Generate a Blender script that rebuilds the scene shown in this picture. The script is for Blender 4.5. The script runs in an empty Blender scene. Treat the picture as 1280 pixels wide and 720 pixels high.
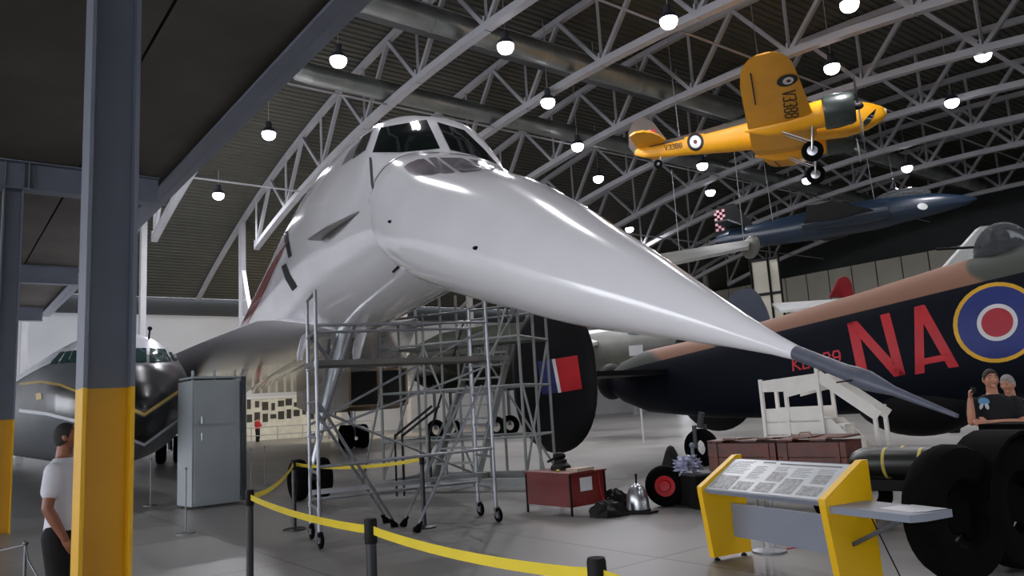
import bpy, bmesh, math, random
from mathutils import Vector, Matrix
from mathutils.bvhtree import BVHTree
from mathutils.geometry import tessellate_polygon
random.seed(7)
V = Vector
PI = math.pi
R = math.radians
SC = bpy.context.scene
COL = SC.collection

# ------------------------------------------------------------------ camera
F = 950.0
pit, rol = R(8.8), R(3.4)
CAM = V((0, 0, 1.6))
cf = V((0, math.cos(pit), math.sin(pit)))
cu0 = V((0, -math.sin(pit), math.cos(pit)))
cr = V((1, 0, 0))*math.cos(rol) - cu0*math.sin(rol)
cu = cu0*math.cos(rol) + V((1, 0, 0))*math.sin(rol)
cam = bpy.data.cameras.new('camera')
cam.sensor_width = 36
cam.lens = 36*F/1280
cam.clip_end = 400
co = bpy.data.objects.new('camera', cam)
COL.objects.link(co)
m = Matrix((cr, cu, -cf)).transposed().to_4x4()
m.translation = CAM
co.matrix_world = m
SC.camera = co

# ------------------------------------------------------------------ view, world, lamps' strengths
SC.view_settings.view_transform = 'Standard'
SC.view_settings.look = 'None'
SC.view_settings.exposure = 0.15
SC.view_settings.gamma = 1.0
SC.view_settings.use_curve_mapping = False
SC.cycles.max_bounces = 6
SC.cycles.diffuse_bounces = 3
SC.cycles.glossy_bounces = 3
SC.cycles.transmission_bounces = 4
SC.cycles.sample_clamp_indirect = 3
SC.cycles.caustics_reflective = False
SC.cycles.caustics_refractive = False
SC.cycles.use_denoising = True
wd = bpy.data.worlds.new('daylight')
SC.world = wd
wd.use_nodes = True
wd.node_tree.nodes['Background'].inputs[0].default_value = (.90, .93, 1, 1)
wd.node_tree.nodes['Background'].inputs[1].default_value = 5.2
LAMP_W = 600.0


def area(name, loc, size, power, col, direction, shape='DISK', sy=None):
    l = bpy.data.lights.new(name, 'AREA')
    l.shape = shape
    l.size = size
    if sy:
        l.size_y = sy
    l.energy = power
    l.color = col
    o = bpy.data.objects.new(name, l)
    COL.objects.link(o)
    o.location = loc
    o.rotation_euler = V(direction).to_track_quat('-Z', 'Y').to_euler()
    return o


# the glazed end of the hall, left of and behind the viewer, is open to the sky: a portal guides its daylight
pt_ = area('daylight_portal', V((.790*-34, .613*-34, 8)) + V((-.613, .790, 0))*18, 90, 10, (1, 1, 1), (.79, .613, 0), 'RECTANGLE', 18)
pt_.data.cycles.is_portal = True
# added far-wall fill lamp and the warm exhibition lights under the big aircraft
area('far_wall_fill', (-20, 31, 10.0), 9, 1000, (.95, .97, 1), (-.35, 1, -.25), 'RECTANGLE', 2)
area('exhibition_light', (-9, 52, 7.5), 8, 900, (1, .82, .52), (-.3, 1, -.5), 'RECTANGLE', 2)
area('exhibition_floor_light', (-10, 34, 6.5), 4, 170, (1, .8, .5), (0, .25, -1), 'RECTANGLE', 3)


# ------------------------------------------------------------------ helpers
def ray(px, py):
    return cf + cr*((px-640)/F) + cu*((360-py)/F)


def at(px, py, Y):
    d = ray(px, py)
    return CAM + d*(Y/d.y)


def atz(px, py, z):
    d = ray(px, py)
    return CAM + d*((z-1.6)/d.z)


def proj(P):
    d = V(P)-CAM
    z = d.dot(cf)
    return (640+F*d.dot(cr)/z, 360-F*d.dot(cu)/z)


def lin(c):
    return tuple(((x/255/12.92) if x/255 <= .04045 else ((x/255+.055)/1.055)**2.4) for x in c)


MATS = {}


def M(name, rgb, rough=.5, metal=0.0, var=.10, scale=2.0, bump=0.0, coat=0.0, emis=0.0, spec=.5, rgb2=None, bscale=None):
    """procedural material: base colour with noise variation (wear), optional bump"""
    if name in MATS:
        return MATS[name]
    mt = bpy.data.materials.new(name)
    mt.use_nodes = True
    nt = mt.node_tree
    b = nt.nodes['Principled BSDF']
    N, Lk = nt.nodes.new, nt.links.new
    tc = N('ShaderNodeTexCoord')
    no = N('ShaderNodeTexNoise')
    no.inputs['Scale'].default_value = scale
    no.inputs['Detail'].default_value = 5
    Lk(tc.outputs['Object'], no.inputs['Vector'])
    rp = N('ShaderNodeValToRGB')
    c = lin(rgb)
    c2 = lin(rgb2) if rgb2 else tuple(x*(1-var*2) for x in c)
    rp.color_ramp.elements[0].position = .3
    rp.color_ramp.elements[1].position = .7
    rp.color_ramp.elements[0].color = (*c2, 1)
    rp.color_ramp.elements[1].color = (*[min(1, x*(1+var*.4)) for x in c], 1)
    Lk(no.outputs['Fac'], rp.inputs['Fac'])
    Lk(rp.outputs['Color'], b.inputs['Base Color'])
    b.inputs['Roughness'].default_value = rough
    b.inputs['Metallic'].default_value = metal
    b.inputs['Specular IOR Level'].default_value = spec
    if coat:
        b.inputs['Coat Weight'].default_value = coat
        b.inputs['Coat Roughness'].default_value = .08
    if emis:
        Lk(rp.outputs['Color'], b.inputs['Emission Color'])
        b.inputs['Emission Strength'].default_value = emis
    if bump:
        n2 = N('ShaderNodeTexNoise')
        n2.inputs['Scale'].default_value = bscale or scale*8
        n2.inputs['Detail'].default_value = 4
        Lk(tc.outputs['Object'], n2.inputs['Vector'])
        bp = N('ShaderNodeBump')
        bp.inputs['Strength'].default_value = bump
        bp.inputs['Distance'].default_value = .02
        Lk(n2.outputs['Fac'], bp.inputs['Height'])
        Lk(bp.outputs['Normal'], b.inputs['Normal'])
    MATS[name] = mt
    return mt


def mnodes(mt):
    nt = mt.node_tree
    return nt, nt.nodes, nt.links, nt.nodes['Principled BSDF']


WM = {}   # world matrices of things


def frame(o, d):
    """orthonormal frame with z along d"""
    z = V(d).normalized()
    x = V((0, 0, 1)).cross(z)
    if x.length < 1e-4:
        x = V((1, 0, 0))
    x.normalize()
    y = z.cross(x)
    return x, y, z


class MB:
    def __init__(s, T=None):
        s.v = []
        s.f = []
        s.T = T

    def add(s, vs, fs):
        n = len(s.v)
        for p in vs:
            p = V(p)
            s.v.append(s.T @ p if s.T else p)
        s.f += [tuple(n+i for i in f) for f in fs]
        return s

    def box(s, c, d, rz=0, rot=None):
        c = V(c)
        Rm = rot if rot is not None else Matrix.Rotation(rz, 3, 'Z')
        vs = [c + Rm @ V((x*d[0]/2, y*d[1]/2, z*d[2]/2)) for x in (-1, 1) for y in (-1, 1) for z in (-1, 1)]
        return s.add(vs, [(0, 1, 3, 2), (4, 6, 7, 5), (0, 4, 5, 1), (2, 3, 7, 6), (0, 2, 6, 4), (1, 5, 7, 3)])

    def bar(s, p0, p1, w, h, up=(0, 0, 1)):
        """rectangular bar: w sideways, h along up"""
        p0, p1 = V(p0), V(p1)
        d = (p1-p0).normalized()
        sd = d.cross(V(up))
        if sd.length < 1e-4:
            sd = d.cross(V((0, 1, 0)))
        sd.normalize()
        u = sd.cross(d)
        vs = []
        for p in (p0, p1):
            for a, b in ((-1, -1), (1, -1), (1, 1), (-1, 1)):
                vs.append(p + sd*(a*w/2) + u*(b*h/2))
        return s.add(vs, [(3, 2, 1, 0), (4, 5, 6, 7), (0, 1, 5, 4), (1, 2, 6, 5), (2, 3, 7, 6), (3, 0, 4, 7)])

    def ibeam(s, p0, p1, w, h, t=.015, up=(0, 0, 1)):
        d = (V(p1)-V(p0)).normalized()
        sd = d.cross(V(up)).normalized()
        u = sd.cross(d)
        p0, p1 = V(p0), V(p1)
        s.bar(p0+u*(h/2-t/2), p1+u*(h/2-t/2), w, t, up)
        s.bar(p0-u*(h/2-t/2), p1-u*(h/2-t/2), w, t, up)
        s.bar(p0, p1, t, h-2*t, up)
        return s

    def tube(s, p0, p1, r, r1=None, n=10):
        p0, p1 = V(p0), V(p1)
        r1 = r if r1 is None else r1
        x, y, z = frame(0, p1-p0)
        vs = []
        for p, q in ((p0, r), (p1, r1)):
            for k in range(n):
                a = 2*PI*k/n
                vs.append(p + x*(q*math.cos(a)) + y*(q*math.sin(a)))
        fs = [(k, (k+1) % n, n+(k+1) % n, n+k) for k in range(n)]
        fs += [tuple(reversed(range(n))), tuple(range(n, 2*n))]
        return s.add(vs, fs)

    def path(s, pts, r, n=8, taper=None):
        """swept tube through points"""
        pts = [V(p) for p in pts]
        rings = []
        px = None
        for i, p in enumerate(pts):
            d = (pts[min(i+1, len(pts)-1)] - pts[max(i-1, 0)]).normalized()
            if px is None:
                x, y, z = frame(0, d)
            else:
                x = (px - d*px.dot(d)).normalized()
                y = d.cross(x)
            px = x
            q = r if taper is None else r*taper[i]
            rings.append([p + x*(q*math.cos(2*PI*k/n)) + y*(q*math.sin(2*PI*k/n)) for k in range(n)])
        return s.loft(rings)

    def loft(s, rings, caps=True, closed=True):
        n = len(rings[0])
        vs = [p for r_ in rings for p in r_]
        fs = []
        for i in range(len(rings)-1):
            for k in range(n if closed else n-1):
                k2 = (k+1) % n
                fs.append((i*n+k, i*n+k2, (i+1)*n+k2, (i+1)*n+k))
        if caps:
            fs.append(tuple(reversed(range(n))))
            fs.append(tuple((len(rings)-1)*n+k for k in range(n)))
        return s.add(vs, fs)

    def prism(s, pts, vec):
        pts = [V(p) for p in pts]
        vec = V(vec)
        n = len(pts)
        vs = pts + [p+vec for p in pts]
        fs = [tuple(reversed(range(n))), tuple(range(n, 2*n))]
        fs += [(k, (k+1) % n, n+(k+1) % n, n+k) for k in range(n)]
        return s.add(vs, fs)

    def sph(s, c, r, n=16, m_=10, rot=None, fn=None):
        c = V(c)
        if not hasattr(r, '__len__'):
            r = (r, r, r)
        vs = []
        for i in range(1, m_):
            th = PI*i/m_
            for k in range(n):
                a = 2*PI*k/n
                q = V((math.sin(th)*math.cos(a), math.sin(th)*math.sin(a), math.cos(th)))
                g = fn(q) if fn else 1.0
                q = V((q.x*r[0]*g, q.y*r[1]*g, q.z*r[2]*g))
                vs.append(c + (rot @ q if rot is not None else q))
        for q in (V((0, 0, 1)), V((0, 0, -1))):
            q = V((0, 0, q.z*r[2]*(fn(q) if fn else 1)))
            vs.append(c + (rot @ q if rot is not None else q))
        t = (m_-1)*n
        fs = []
        for i in range(m_-2):
            for k in range(n):
                k2 = (k+1) % n
                fs.append((i*n+k, (i+1)*n+k, (i+1)*n+k2, i*n+k2))
        for k in range(n):
            fs.append((t, k, (k+1) % n))
            fs.append((t+1, (m_-2)*n+(k+1) % n, (m_-2)*n+k))
        return s.add(vs, fs)

    def lathe(s, prof, p0, axis, n=24, caps=True):
        x, y, z = frame(0, axis)
        p0 = V(p0)
        rings = [[p0 + z*h + x*(r*math.cos(2*PI*k/n)) + y*(r*math.sin(2*PI*k/n)) for k in range(n)] for r, h in prof]
        return s.loft(rings, caps)

    def wheel(s, c, axis, Ro, w, rim=.55, n=28):
        """tyre as a lathe with rounded shoulders"""
        h = w/2
        pr = [(Ro*rim, -h*.55), (Ro*rim*1.08, -h*.85), (Ro*.82, -h), (Ro*.95, -h*.8), (Ro, -h*.35), (Ro, h*.35), (Ro*.95, h*.8),
              (Ro*.82, h), (Ro*rim*1.08, h*.85), (Ro*rim, h*.55)]
        x, y, z = frame(0, axis)
        c = V(c)
        rings = [[c + z*q + x*(r*math.cos(2*PI*k/n)) + y*(r*math.sin(2*PI*k/n)) for k in range(n)] for r, q in pr]
        s.loft(rings+[rings[0]], caps=False)
        return s

    def bvh(s):
        return BVHTree.FromPolygons([tuple(p) for p in s.v], s.f)

    def build(s, name, mat, parent=None, smooth=True, ang=38, weld=False):
        me = bpy.data.meshes.new(name)
        vs = s.v
        o = bpy.data.objects.new(name, me)
        COL.objects.link(o)
        if parent is not None:
            Wp = WM[parent.name]
            inv = Wp.inverted()
            vs = [inv @ p for p in vs]
            o.parent = parent
            WM[o.name] = Wp
        else:
            xs = [p.x for p in vs]
            ys = [p.y for p in vs]
            zs = [p.z for p in vs]
            c = V(((min(xs)+max(xs))/2, (min(ys)+max(ys))/2, min(zs)))
            vs = [p-c for p in vs]
            o.location = c
            WM[o.name] = Matrix.Translation(c)
        me.from_pydata([tuple(p) for p in vs], [], s.f)
        bm = bmesh.new()
        bm.from_mesh(me)
        if weld:
            bmesh.ops.remove_doubles(bm, verts=bm.verts, dist=1e-4)
        bmesh.ops.recalc_face_normals(bm, faces=bm.faces)
        bm.to_mesh(me)
        bm.free()
        for mm in (mat if isinstance(mat, (list, tuple)) else [mat]):
            me.materials.append(mm)
        if smooth:
            for p in me.polygons:
                p.use_smooth = True
            me.set_sharp_from_angle(angle=R(ang))
        return o


def thing(name, label, cat, loc, rz=0, group=None):
    o = bpy.data.objects.new(name, None)
    o.empty_display_size = .2
    COL.objects.link(o)
    o.location = loc
    o.rotation_euler = (0, 0, rz)
    WM[o.name] = Matrix.Translation(V(loc)) @ Matrix.Rotation(rz, 4, 'Z')
    o['label'] = label
    o['category'] = cat
    if group:
        o['group'] = group
    return o


def tag(o, label=None, cat=None, group=None, kind=None):
    if label:
        o['label'] = label
    if cat:
        o['category'] = cat
    if group:
        o['group'] = group
    if kind:
        o['kind'] = kind
    return o


def struct(name, mb, mat, **k):
    o = mb.build(name, mat, None, **k)
    o['kind'] = 'structure'
    return o


def kids(o):
    return [c for c in ALLK.get(o.name, [])]


def copy_tree(o, parent=None, children=None):
    c = o.copy()
    COL.objects.link(c)
    if parent is not None:
        c.parent = parent
    for ch in list(o.children):
        copy_tree(ch, c)
    return c


def dup(root, loc, rz=None, label=None):
    c = copy_tree(root)
    c.location = loc
    if rz is not None:
        c.rotation_euler = (0, 0, rz)
    if label:
        c['label'] = label
    WM[c.name] = Matrix.Translation(V(loc)) @ Matrix.Rotation(c.rotation_euler.z, 4, 'Z')
    return c


def dense(poly, maxlen):
    """fine triangulation of a 2D polygon -> verts, tris"""
    bm = bmesh.new()
    vs = [bm.verts.new((x, y, 0)) for x, y in poly]
    bm.faces.new(vs)
    bmesh.ops.triangulate(bm, faces=bm.faces)
    for _ in range(5):
        es = [e for e in bm.edges if e.calc_length() > maxlen]
        if not es:
            break
        bmesh.ops.subdivide_edges(bm, edges=es, cuts=1)
        bmesh.ops.triangulate(bm, faces=bm.faces)
    bm.verts.index_update()
    out = [(v.co.x, v.co.y) for v in bm.verts], [tuple(v.index for v in f.verts) for f in bm.faces]
    bm.free()
    return out


def decal(name, polys, bvh, mat, parent, off=.008, maxlen=6, holes=None):
    """paint or pane: a polygon laid on a surface and following its curve"""
    mb = MB()
    for poly in polys:
        vs, fs = dense(poly, maxlen)
        pts = []
        ok = []
        for x, y in vs:
            d = ray(x, y).normalized()
            hit, nrm, idx, dist = bvh.ray_cast(CAM, d)
            if hit is None:
                pts.append(None)
            else:
                if nrm.dot(d) > 0:
                    nrm = -nrm
                pts.append(hit + nrm*off)
        good = [p for p in pts if p is not None]
        if not good:
            continue
        fs = [f for f in fs if all(pts[i] is not None for i in f)]
        pts = [p if p is not None else good[0] for p in pts]
        mb.add(pts, fs)
    if not mb.f:
        print('EMPTY DECAL', name)
        mb.add([(0, 0, 50), (0, 0, 50.01), (0, .01, 50)], [(0, 1, 2)])
    return mb.build(name, mat, parent)


def ell(cx, cy, rx, ry, a=0, n=32):
    return [(cx+rx*math.cos(t)*math.cos(a)-ry*math.sin(t)*math.sin(a), cy+rx*math.cos(t)*math.sin(a)+ry*math.sin(t)*math.cos(a))
            for t in [2*PI*k/n for k in range(n)]]


def ringpoly(cx, cy, rx, ry, f, a=0, n=32):
    """ring as list of quads"""
    o = ell(cx, cy, rx, ry, a, n)
    i = ell(cx, cy, rx*f, ry*f, a, n)
    return [[o[k], o[(k+1) % n], i[(k+1) % n], i[k]] for k in range(n)]


GLY = {'K': [[(0, 0), (0, 1)], [(1, 0), (0, .5)], [(.1, .45), (1, 1)]],
       'B': [[(0, 0), (0, 1)], [(0, 0), (.7, 0), (.9, .2), (.75, .48), (0, .48)], [(.75, .48), (1, .72), (.8, 1), (0, 1)]],
       '8': [[(.2, 0), (.8, 0), (1, .25), (.8, .5), (.2, .5), (0, .25), (.2, 0)], [(.8, .5), (1, .75), (.8, 1), (.2, 1), (0, .75), (.2, .5)]],
       '9': [[(1, .45), (.8, .55), (.2, .55), (0, .3), (.2, 0), (.8, 0), (1, .25), (1, .75), (.8, 1), (.2, 1)]],
       '3': [[(0, .05), (.3, 0), (.85, 0), (1, .2), (.85, .47), (.4, .5)], [(.85, .47), (1, .75), (.85, 1), (.3, 1), (0, .95)]],
       'V': [[(0, 0), (.5, 1), (1, 0)]],
       'I': [[(.5, 0), (.5, 1)]]}


def text_polys(txt, o, ex, ey, gap=.35, w=.16):
    """glyph strokes as quads: o top-left, ex glyph width vector, ey glyph height vector (2D)"""
    out = []
    for i, ch in enumerate(txt):
        q0 = (o[0]+ex[0]*i*(1+gap), o[1]+ex[1]*i*(1+gap))

        def mp(p):
            return (q0[0]+ex[0]*p[0]+ey[0]*p[1], q0[1]+ex[1]*p[0]+ey[1]*p[1])
        wd_ = w*math.hypot(*ey)*.5
        for st in GLY[ch]:
            for a, b in zip(st[:-1], st[1:]):
                A, B = mp(a), mp(b)
                dx, dy = B[0]-A[0], B[1]-A[1]
                L = math.hypot(dx, dy)
                if L < 1e-6:
                    continue
                dx, dy = dx/L*wd_, dy/L*wd_
                out.append([(A[0]-dx-dy, A[1]-dy+dx), (B[0]+dx-dy, B[1]+dy+dx), (B[0]+dx+dy, B[1]+dy-dx), (A[0]-dx+dy, A[1]-dy-dx)])
    return out


# ------------------------------------------------------------------ hall axes: s along the roof trusses, t across them
uA = V((-.613, .790, 0))
uB = V((.790, .613, 0))
aA = math.atan2(uA.y, uA.x)


def AB(s, t, z=0):
    return uA*s + uB*t + V((0, 0, z))


def chord_z(s):
    return 16.7 - .0052*(s-24)**2


def deck_z(s):
    return 20.2 - .0052*(s-24)**2


# ------------------------------------------------------------------ materials of the shell
m_floor = M('floor_concrete', (142, 140, 136), rough=.35, var=.10, scale=.35, spec=.4, rgb2=(124, 122, 119))
nt, N_, L_, b_ = mnodes(m_floor)
tc = N_.new('ShaderNodeTexCoord')
mp = N_.new('ShaderNodeMapping')
mp.inputs['Rotation'].default_value = (0, 0, -aA)
L_.new(tc.outputs['Object'], mp.inputs['Vector'])
br = N_.new('ShaderNodeTexBrick')
br.offset = 0
br.inputs['Color1'].default_value = (1, 1, 1, 1)
br.inputs['Color2'].default_value = (.93, .93, .93, 1)
br.inputs['Mortar'].default_value = (.42, .42, .42, 1)
br.inputs['Scale'].default_value = 1
br.inputs['Mortar Size'].default_value = .014
br.inputs['Brick Width'].default_value = 3.2
br.inputs['Row Height'].default_value = 2.6
L_.new(mp.outputs['Vector'], br.inputs['Vector'])
mx = N_.new('ShaderNodeMixRGB')
mx.blend_type = 'MULTIPLY'
mx.inputs[0].default_value = 1
src = b_.inputs['Base Color'].links[0].from_socket
L_.new(src, mx.inputs[1])
L_.new(br.outputs['Color'], mx.inputs[2])
L_.new(mx.outputs[0], b_.inputs['Base Color'])

m_deck = M('roof_deck_metal', (68, 68, 60), rough=.6, var=.1, scale=.3)
m_steel = M('truss_paint', (152, 152, 156), rough=.5, var=.06, scale=1)
m_galv = M('galvanised_duct', (150, 155, 152), rough=.38, metal=.75, var=.15, scale=.8)
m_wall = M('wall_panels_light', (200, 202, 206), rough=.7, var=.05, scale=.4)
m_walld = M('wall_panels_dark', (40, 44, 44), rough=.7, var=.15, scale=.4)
m_soffit = M('soffit_concrete', (98, 93, 84), rough=.85, var=.16, scale=.6, rgb2=(80, 76, 70))
m_mezst = M('mezzanine_steel_paint', (112, 117, 130), rough=.5, var=.07, scale=1.5)
m_mezsl = M('column_light_edge', (170, 172, 190), rough=.45, var=.05)
m_yel = M('yellow_paint', (226, 172, 4), rough=.5, var=.04, scale=2)

# ------------------------------------------------------------------ floor, walls, roof
fl = MB()
fl.box((10, 35, -.1), (150, 140, .2))
struct('floor', fl, m_floor)

# corrugated roof deck, arch along s, ribs running across
rf = MB()
ss = []
s_ = -34.0
k = 0
while s_ < 64:
    ss += [(s_, 0), (s_+.16, 0), (s_+.20, .07), (s_+.36, .07)]
    s_ += .40
up_, lo_ = [], []
rings = []
for t_ in (-34, 78.2):
    rings.append([AB(s, t_, deck_z(s)+d) for s, d in ss])
n_ = len(ss)
rf.add(rings[0]+rings[1], [(i, i+1, n_+i+1, n_+i) for i in range(n_-1)])
top = [[AB(s, t_, deck_z(s)+.25) for s in range(-34, 65, 4)] for t_ in (-34, 78.2)]
n2 = len(top[0])
rf.add(top[0]+top[1], [(i, i+1, n2+i+1, n2+i) for i in range(n2-1)])
struct('ceiling', rf, m_deck, smooth=False)

w = MB()
w.bar(AB(66, -34, 5.3), AB(66, 78, 5.3), .3, 10.6)
struct('wall_far', w, m_wall)
w = MB()
w.bar(AB(65.2, -34, 11.2), AB(65.2, 78, 11.2), 1.0, 1.3)
tag(struct('trim_1', w, M('dark_band', (28, 32, 36), rough=.6)))
w = MB()
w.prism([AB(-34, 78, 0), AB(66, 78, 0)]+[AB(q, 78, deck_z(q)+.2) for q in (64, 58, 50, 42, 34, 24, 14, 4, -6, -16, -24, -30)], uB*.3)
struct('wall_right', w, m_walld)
# pale panelled gallery front high on the right wall
m_panel = M('gallery_panels', (176, 172, 158), rough=.7, var=.06, scale=.5)
w = MB()
for k in range(22):
    a0 = 4+k*2.6
    w.bar(AB(a0+.06, 76.5, 12.0), AB(a0+2.54, 76.5, 12.0), .12, 4.0)
struct('trim_2', w, m_panel)
w = MB()
w.bar(AB(4, 76.7, 12.0), AB(62, 76.7, 12.0), .1, 4.3)
struct('trim_3', w, m_walld)
# green-tinted glazing at the right end
m_glz = M('green_glazing', (22, 44, 36), rough=.15, var=.2, scale=.3)
w = MB()
for k in range(8):
    for j in range(3):
        w.bar(AB(-18+k*2.6+.08, 70, 7+j*2.7), AB(-18+k*2.6+2.5, 70, 7+j*2.7), .06, 2.5)
struct('window_1', w, m_glz)

# ------------------------------------------------------------------ mezzanine over the left side
E0 = atz(218, 237, 6.29)
E0.z = 0                            # a point on the slab edge
uE = uA


def ME(a, b, z):                    # a along the edge (a=0 at E0), b metres left of the edge
    return E0 + uE*a - uB*b + V((0, 0, z))


def slabpart(b0, b1, a0=-30, a1=20):
    mb = MB()
    mb.prism([ME(a0, b0, 6.42), ME(a1, b0, 6.42), ME(a1, b1, 6.42), ME(a0, b1, 6.42)], (0, 0, .32))
    return mb


j0 = atz(220, 0, 6.42)
bj = -(j0-E0).dot(uB)
mb = slabpart(.12, bj-.02)
for b0, b1 in ((bj+.02, bj+2.6), (bj+2.64, bj+5.2), (bj+5.24, bj+20)):
    q = slabpart(b0, b1)
    mb.add(q.v, q.f)
sl = struct('ceiling', mb, m_soffit, smooth=False)
mb = MB()
mb.bar(ME(-30, 0, 6.55), ME(20.1, 0, 6.55), .16, .52)
mb.bar(ME(-30, .1, 6.32), ME(20.1, .1, 6.32), .36, .05)
struct('trim_4', mb, m_mezst)


def column(px0, px1, y, Yd, lab):
    P = at((px0+px1)/2, y, Yd)
    base = V((P.x, P.y, 0))
    c = thing('steel_column', lab, 'column', base, 0, 'mezzanine columns')
    rz = math.atan2(uB.y, uB.x)
    ax = V((math.cos(rz), math.sin(rz), 0))
    ay = V((-ax.y, ax.x, 0))
    W_ = .30
    for nm, z0, z1, mt, gr in (('painted_base', 0, 1.87, m_yel, .0015), ('shaft', 1.87, 6.42, m_mezst, 0)):
        mb = MB()
        zc, h = (z0+z1)/2, z1-z0
        # H section: two flanges seen side-on at either edge and the web between
        mb.box(base+ax*(-W_/2+.012)+V((0, 0, zc)), (.024, .30, h), rz)
        mb.box(base+ax*(W_/2-.012)+V((0, 0, zc)), (.024, .30, h), rz)
        mb.box(base+V((0, 0, zc)), (W_-.048, .02, h), rz)
        mb.build(nm, mt, c, smooth=False)
    return c, base


column(104, 163, 400, 5.0, 'nearest steel column, grey above and yellow below, beside the man in the white T-shirt')
column(-6, 25, 400, 13.0, 'grey and yellow steel column cut by the left edge of the view')
# beams crossing beneath the slab
for k, (Yc, Xc) in enumerate(((13.0, -8.6), (20.8, -14.6), (27.6, -19.9))):
    s0 = V((Xc, Yc, 0))
    # along uB from the left to the slab edge
    d_edge = (E0 - s0).dot(uB)
    mb = MB()
    mb.ibeam(s0 - uB*9 + V((0, 0, 6.14)), s0 + uB*(d_edge-.35) + V((0, 0, 6.14)), .28, .52, .025)
    for q in (0.1,):
        mb.bar(s0+uB*q+V((0, 0, 5.9)), s0+uB*q+V((0, 0, 6.38)), .26, .02, uB)
    o = mb.build('support_beam', m_mezst, None, smooth=False)
    tag(o, ['nearest grey crossbeam under the mezzanine slab, over the yellow-footed column', 'second grey crossbeam under the mezzanine slab, behind the nearest one',
            'farthest grey crossbeam under the mezzanine slab'][k], 'beam', 'mezzanine crossbeams')

# ------------------------------------------------------------------ roof trusses
S0, S1 = -26.0, 50.0
tr_t = [10.85+6.4*k for k in range(-1, 10)]
NN = 14
st_ = [S0+(S1-S0)*k/NN for k in range(NN+1)]


def make_truss(t, lab):
    base = AB(S1, t, 0)
    c = thing('roof_truss', lab, 'roof truss', AB(24, t, 16.0), 0, 'roof trusses')
    pl = uB
    bc = MB()
    pts = [S0+(S1-S0)*k/30 for k in range(31)]
    for a, b in zip(pts[:-1], pts[1:]):
        bc.bar(AB(a, t, chord_z(a)), AB(b, t, chord_z(b)), .38, .32)
    bc.build('bottom_chord', m_steel, c, smooth=False)
    tcd = MB()
    pts = [S0-3+(S1+17-S0)*k/38 for k in range(39)]
    for a, b in zip(pts[:-1], pts[1:]):
        tcd.bar(AB(a, t, deck_z(a)-.22), AB(b, t, deck_z(b)-.22), .28, .3)
    tcd.build('top_chord', m_steel, c, smooth=False)
    for k in range(NN):
        a, b = st_[k], st_[k+1]
        mid = (a+b)/2
        for p, q in (((a, chord_z(a)), (mid, deck_z(mid)-.3)), ((mid, deck_z(mid)-.3), (b, chord_z(b)))):
            d = MB()
            d.bar(AB(p[0], t, p[1]), AB(q[0], t, q[1]), .19, .19)
            d.build('brace', m_steel, c, smooth=False)
        d = MB()
        d.bar(AB(b, t, chord_z(b)), AB(b, t, deck_z(b)-.3), .12, .12)
        d.build('brace', m_steel, c, smooth=False)
        d = MB()
        d.bar(AB(b, t, chord_z(b)-.2), AB(b, t, chord_z(b)+.45), .34, .10, uA)
        d.build('gusset', m_steel, c, smooth=False)
    # end column
    d = MB()
    d.ibeam(AB(S1+3, t, 0), AB(S1+3, t, deck_z(S1+3)-.3), .35, .5, .04, uA)
    d.build('end_column', m_steel, c, smooth=False)
    return c


ORD = ['nearest', 'second', 'third', 'fourth', 'fifth', 'sixth', 'seventh', 'eighth', 'ninth', 'tenth', 'farthest']
tr0 = make_truss(tr_t[0], 'nearest pale steel roof truss, low over the mezzanine edge')
for k, t in enumerate(tr_t[1:]):
    dup(tr0, tr0.location + uB*(t-tr_t[0]), None,
        '%s pale steel roof truss counted from the mezzanine edge' % ORD[k+1])

# ties between trusses, one object each
for k, (sa, za) in enumerate(((42, -.1), (31, -.1), (19, .2), (8, 0))):
    mb = MB()
    mb.tube(AB(sa, 4, chord_z(sa)+za), AB(sa, 74, chord_z(sa)+za), .05, n=6)
    tag(mb.build('tie_rod', m_steel, None), ['thin pale tie rod across the trusses at the low left end of the roof', 'thin tie rod across the trusses above the white airliner',
        'thin tie rod across the trusses left of the yellow aircraft', 'thin tie rod across the trusses at the upper right'][k], 'tie rod')

# ducts across the roof
m_bracket = M('bracket_dark', (60, 62, 66), rough=.5)


def duct(p0, p1, r, lab, hang=True):
    c = thing('air_duct', lab, 'air duct', p0)
    mb = MB()
    mb.tube(p0, p1, r, n=20)
    mb.build('duct_pipe', m_galv, c)
    n = int((V(p1)-V(p0)).length/3)
    for k in range(n):
        q = V(p0).lerp(V(p1), (k+.5)/n)
        d = (V(p1)-V(p0)).normalized()
        mb = MB()
        mb.tube(q-d*.05, q+d*.05, r*1.04, n=20)
        mb.build('joint_band', m_galv, c)
        if hang:
            mb = MB()
            mb.tube(q+V((0, 0, r*.9)), q+V((0, 0, 1.4)), .025, n=5)
            mb.build('hanger_rod', m_steel, c)
    return c


p = atz(640, 55, 17.6)
s1 = p.dot(uA)
duct(AB(s1, 2, 17.6), AB(s1, 70, 17.6), .52, 'large silver round duct crossing the roof just above the cockpit, nearer one')
p = atz(640, 150, 17.2)
s2 = p.dot(uA)
t2 = atz(380, 100, 17.2).dot(uB)
dd = duct(AB(s2, t2, 17.2), AB(s2, 70, 17.2), .48, 'silver round duct with an elbow at its left end, farther one', False)
mb = MB()
mb.path([AB(s2, t2+.1, 17.2), AB(s2, t2-.5, 17.25), AB(s2, t2-.9, 17.6), AB(s2, t2-1.0, 18.4), AB(s2, t2-1, 18.9)], .48, n=16)
mb.build('elbow', m_galv, dd)
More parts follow.
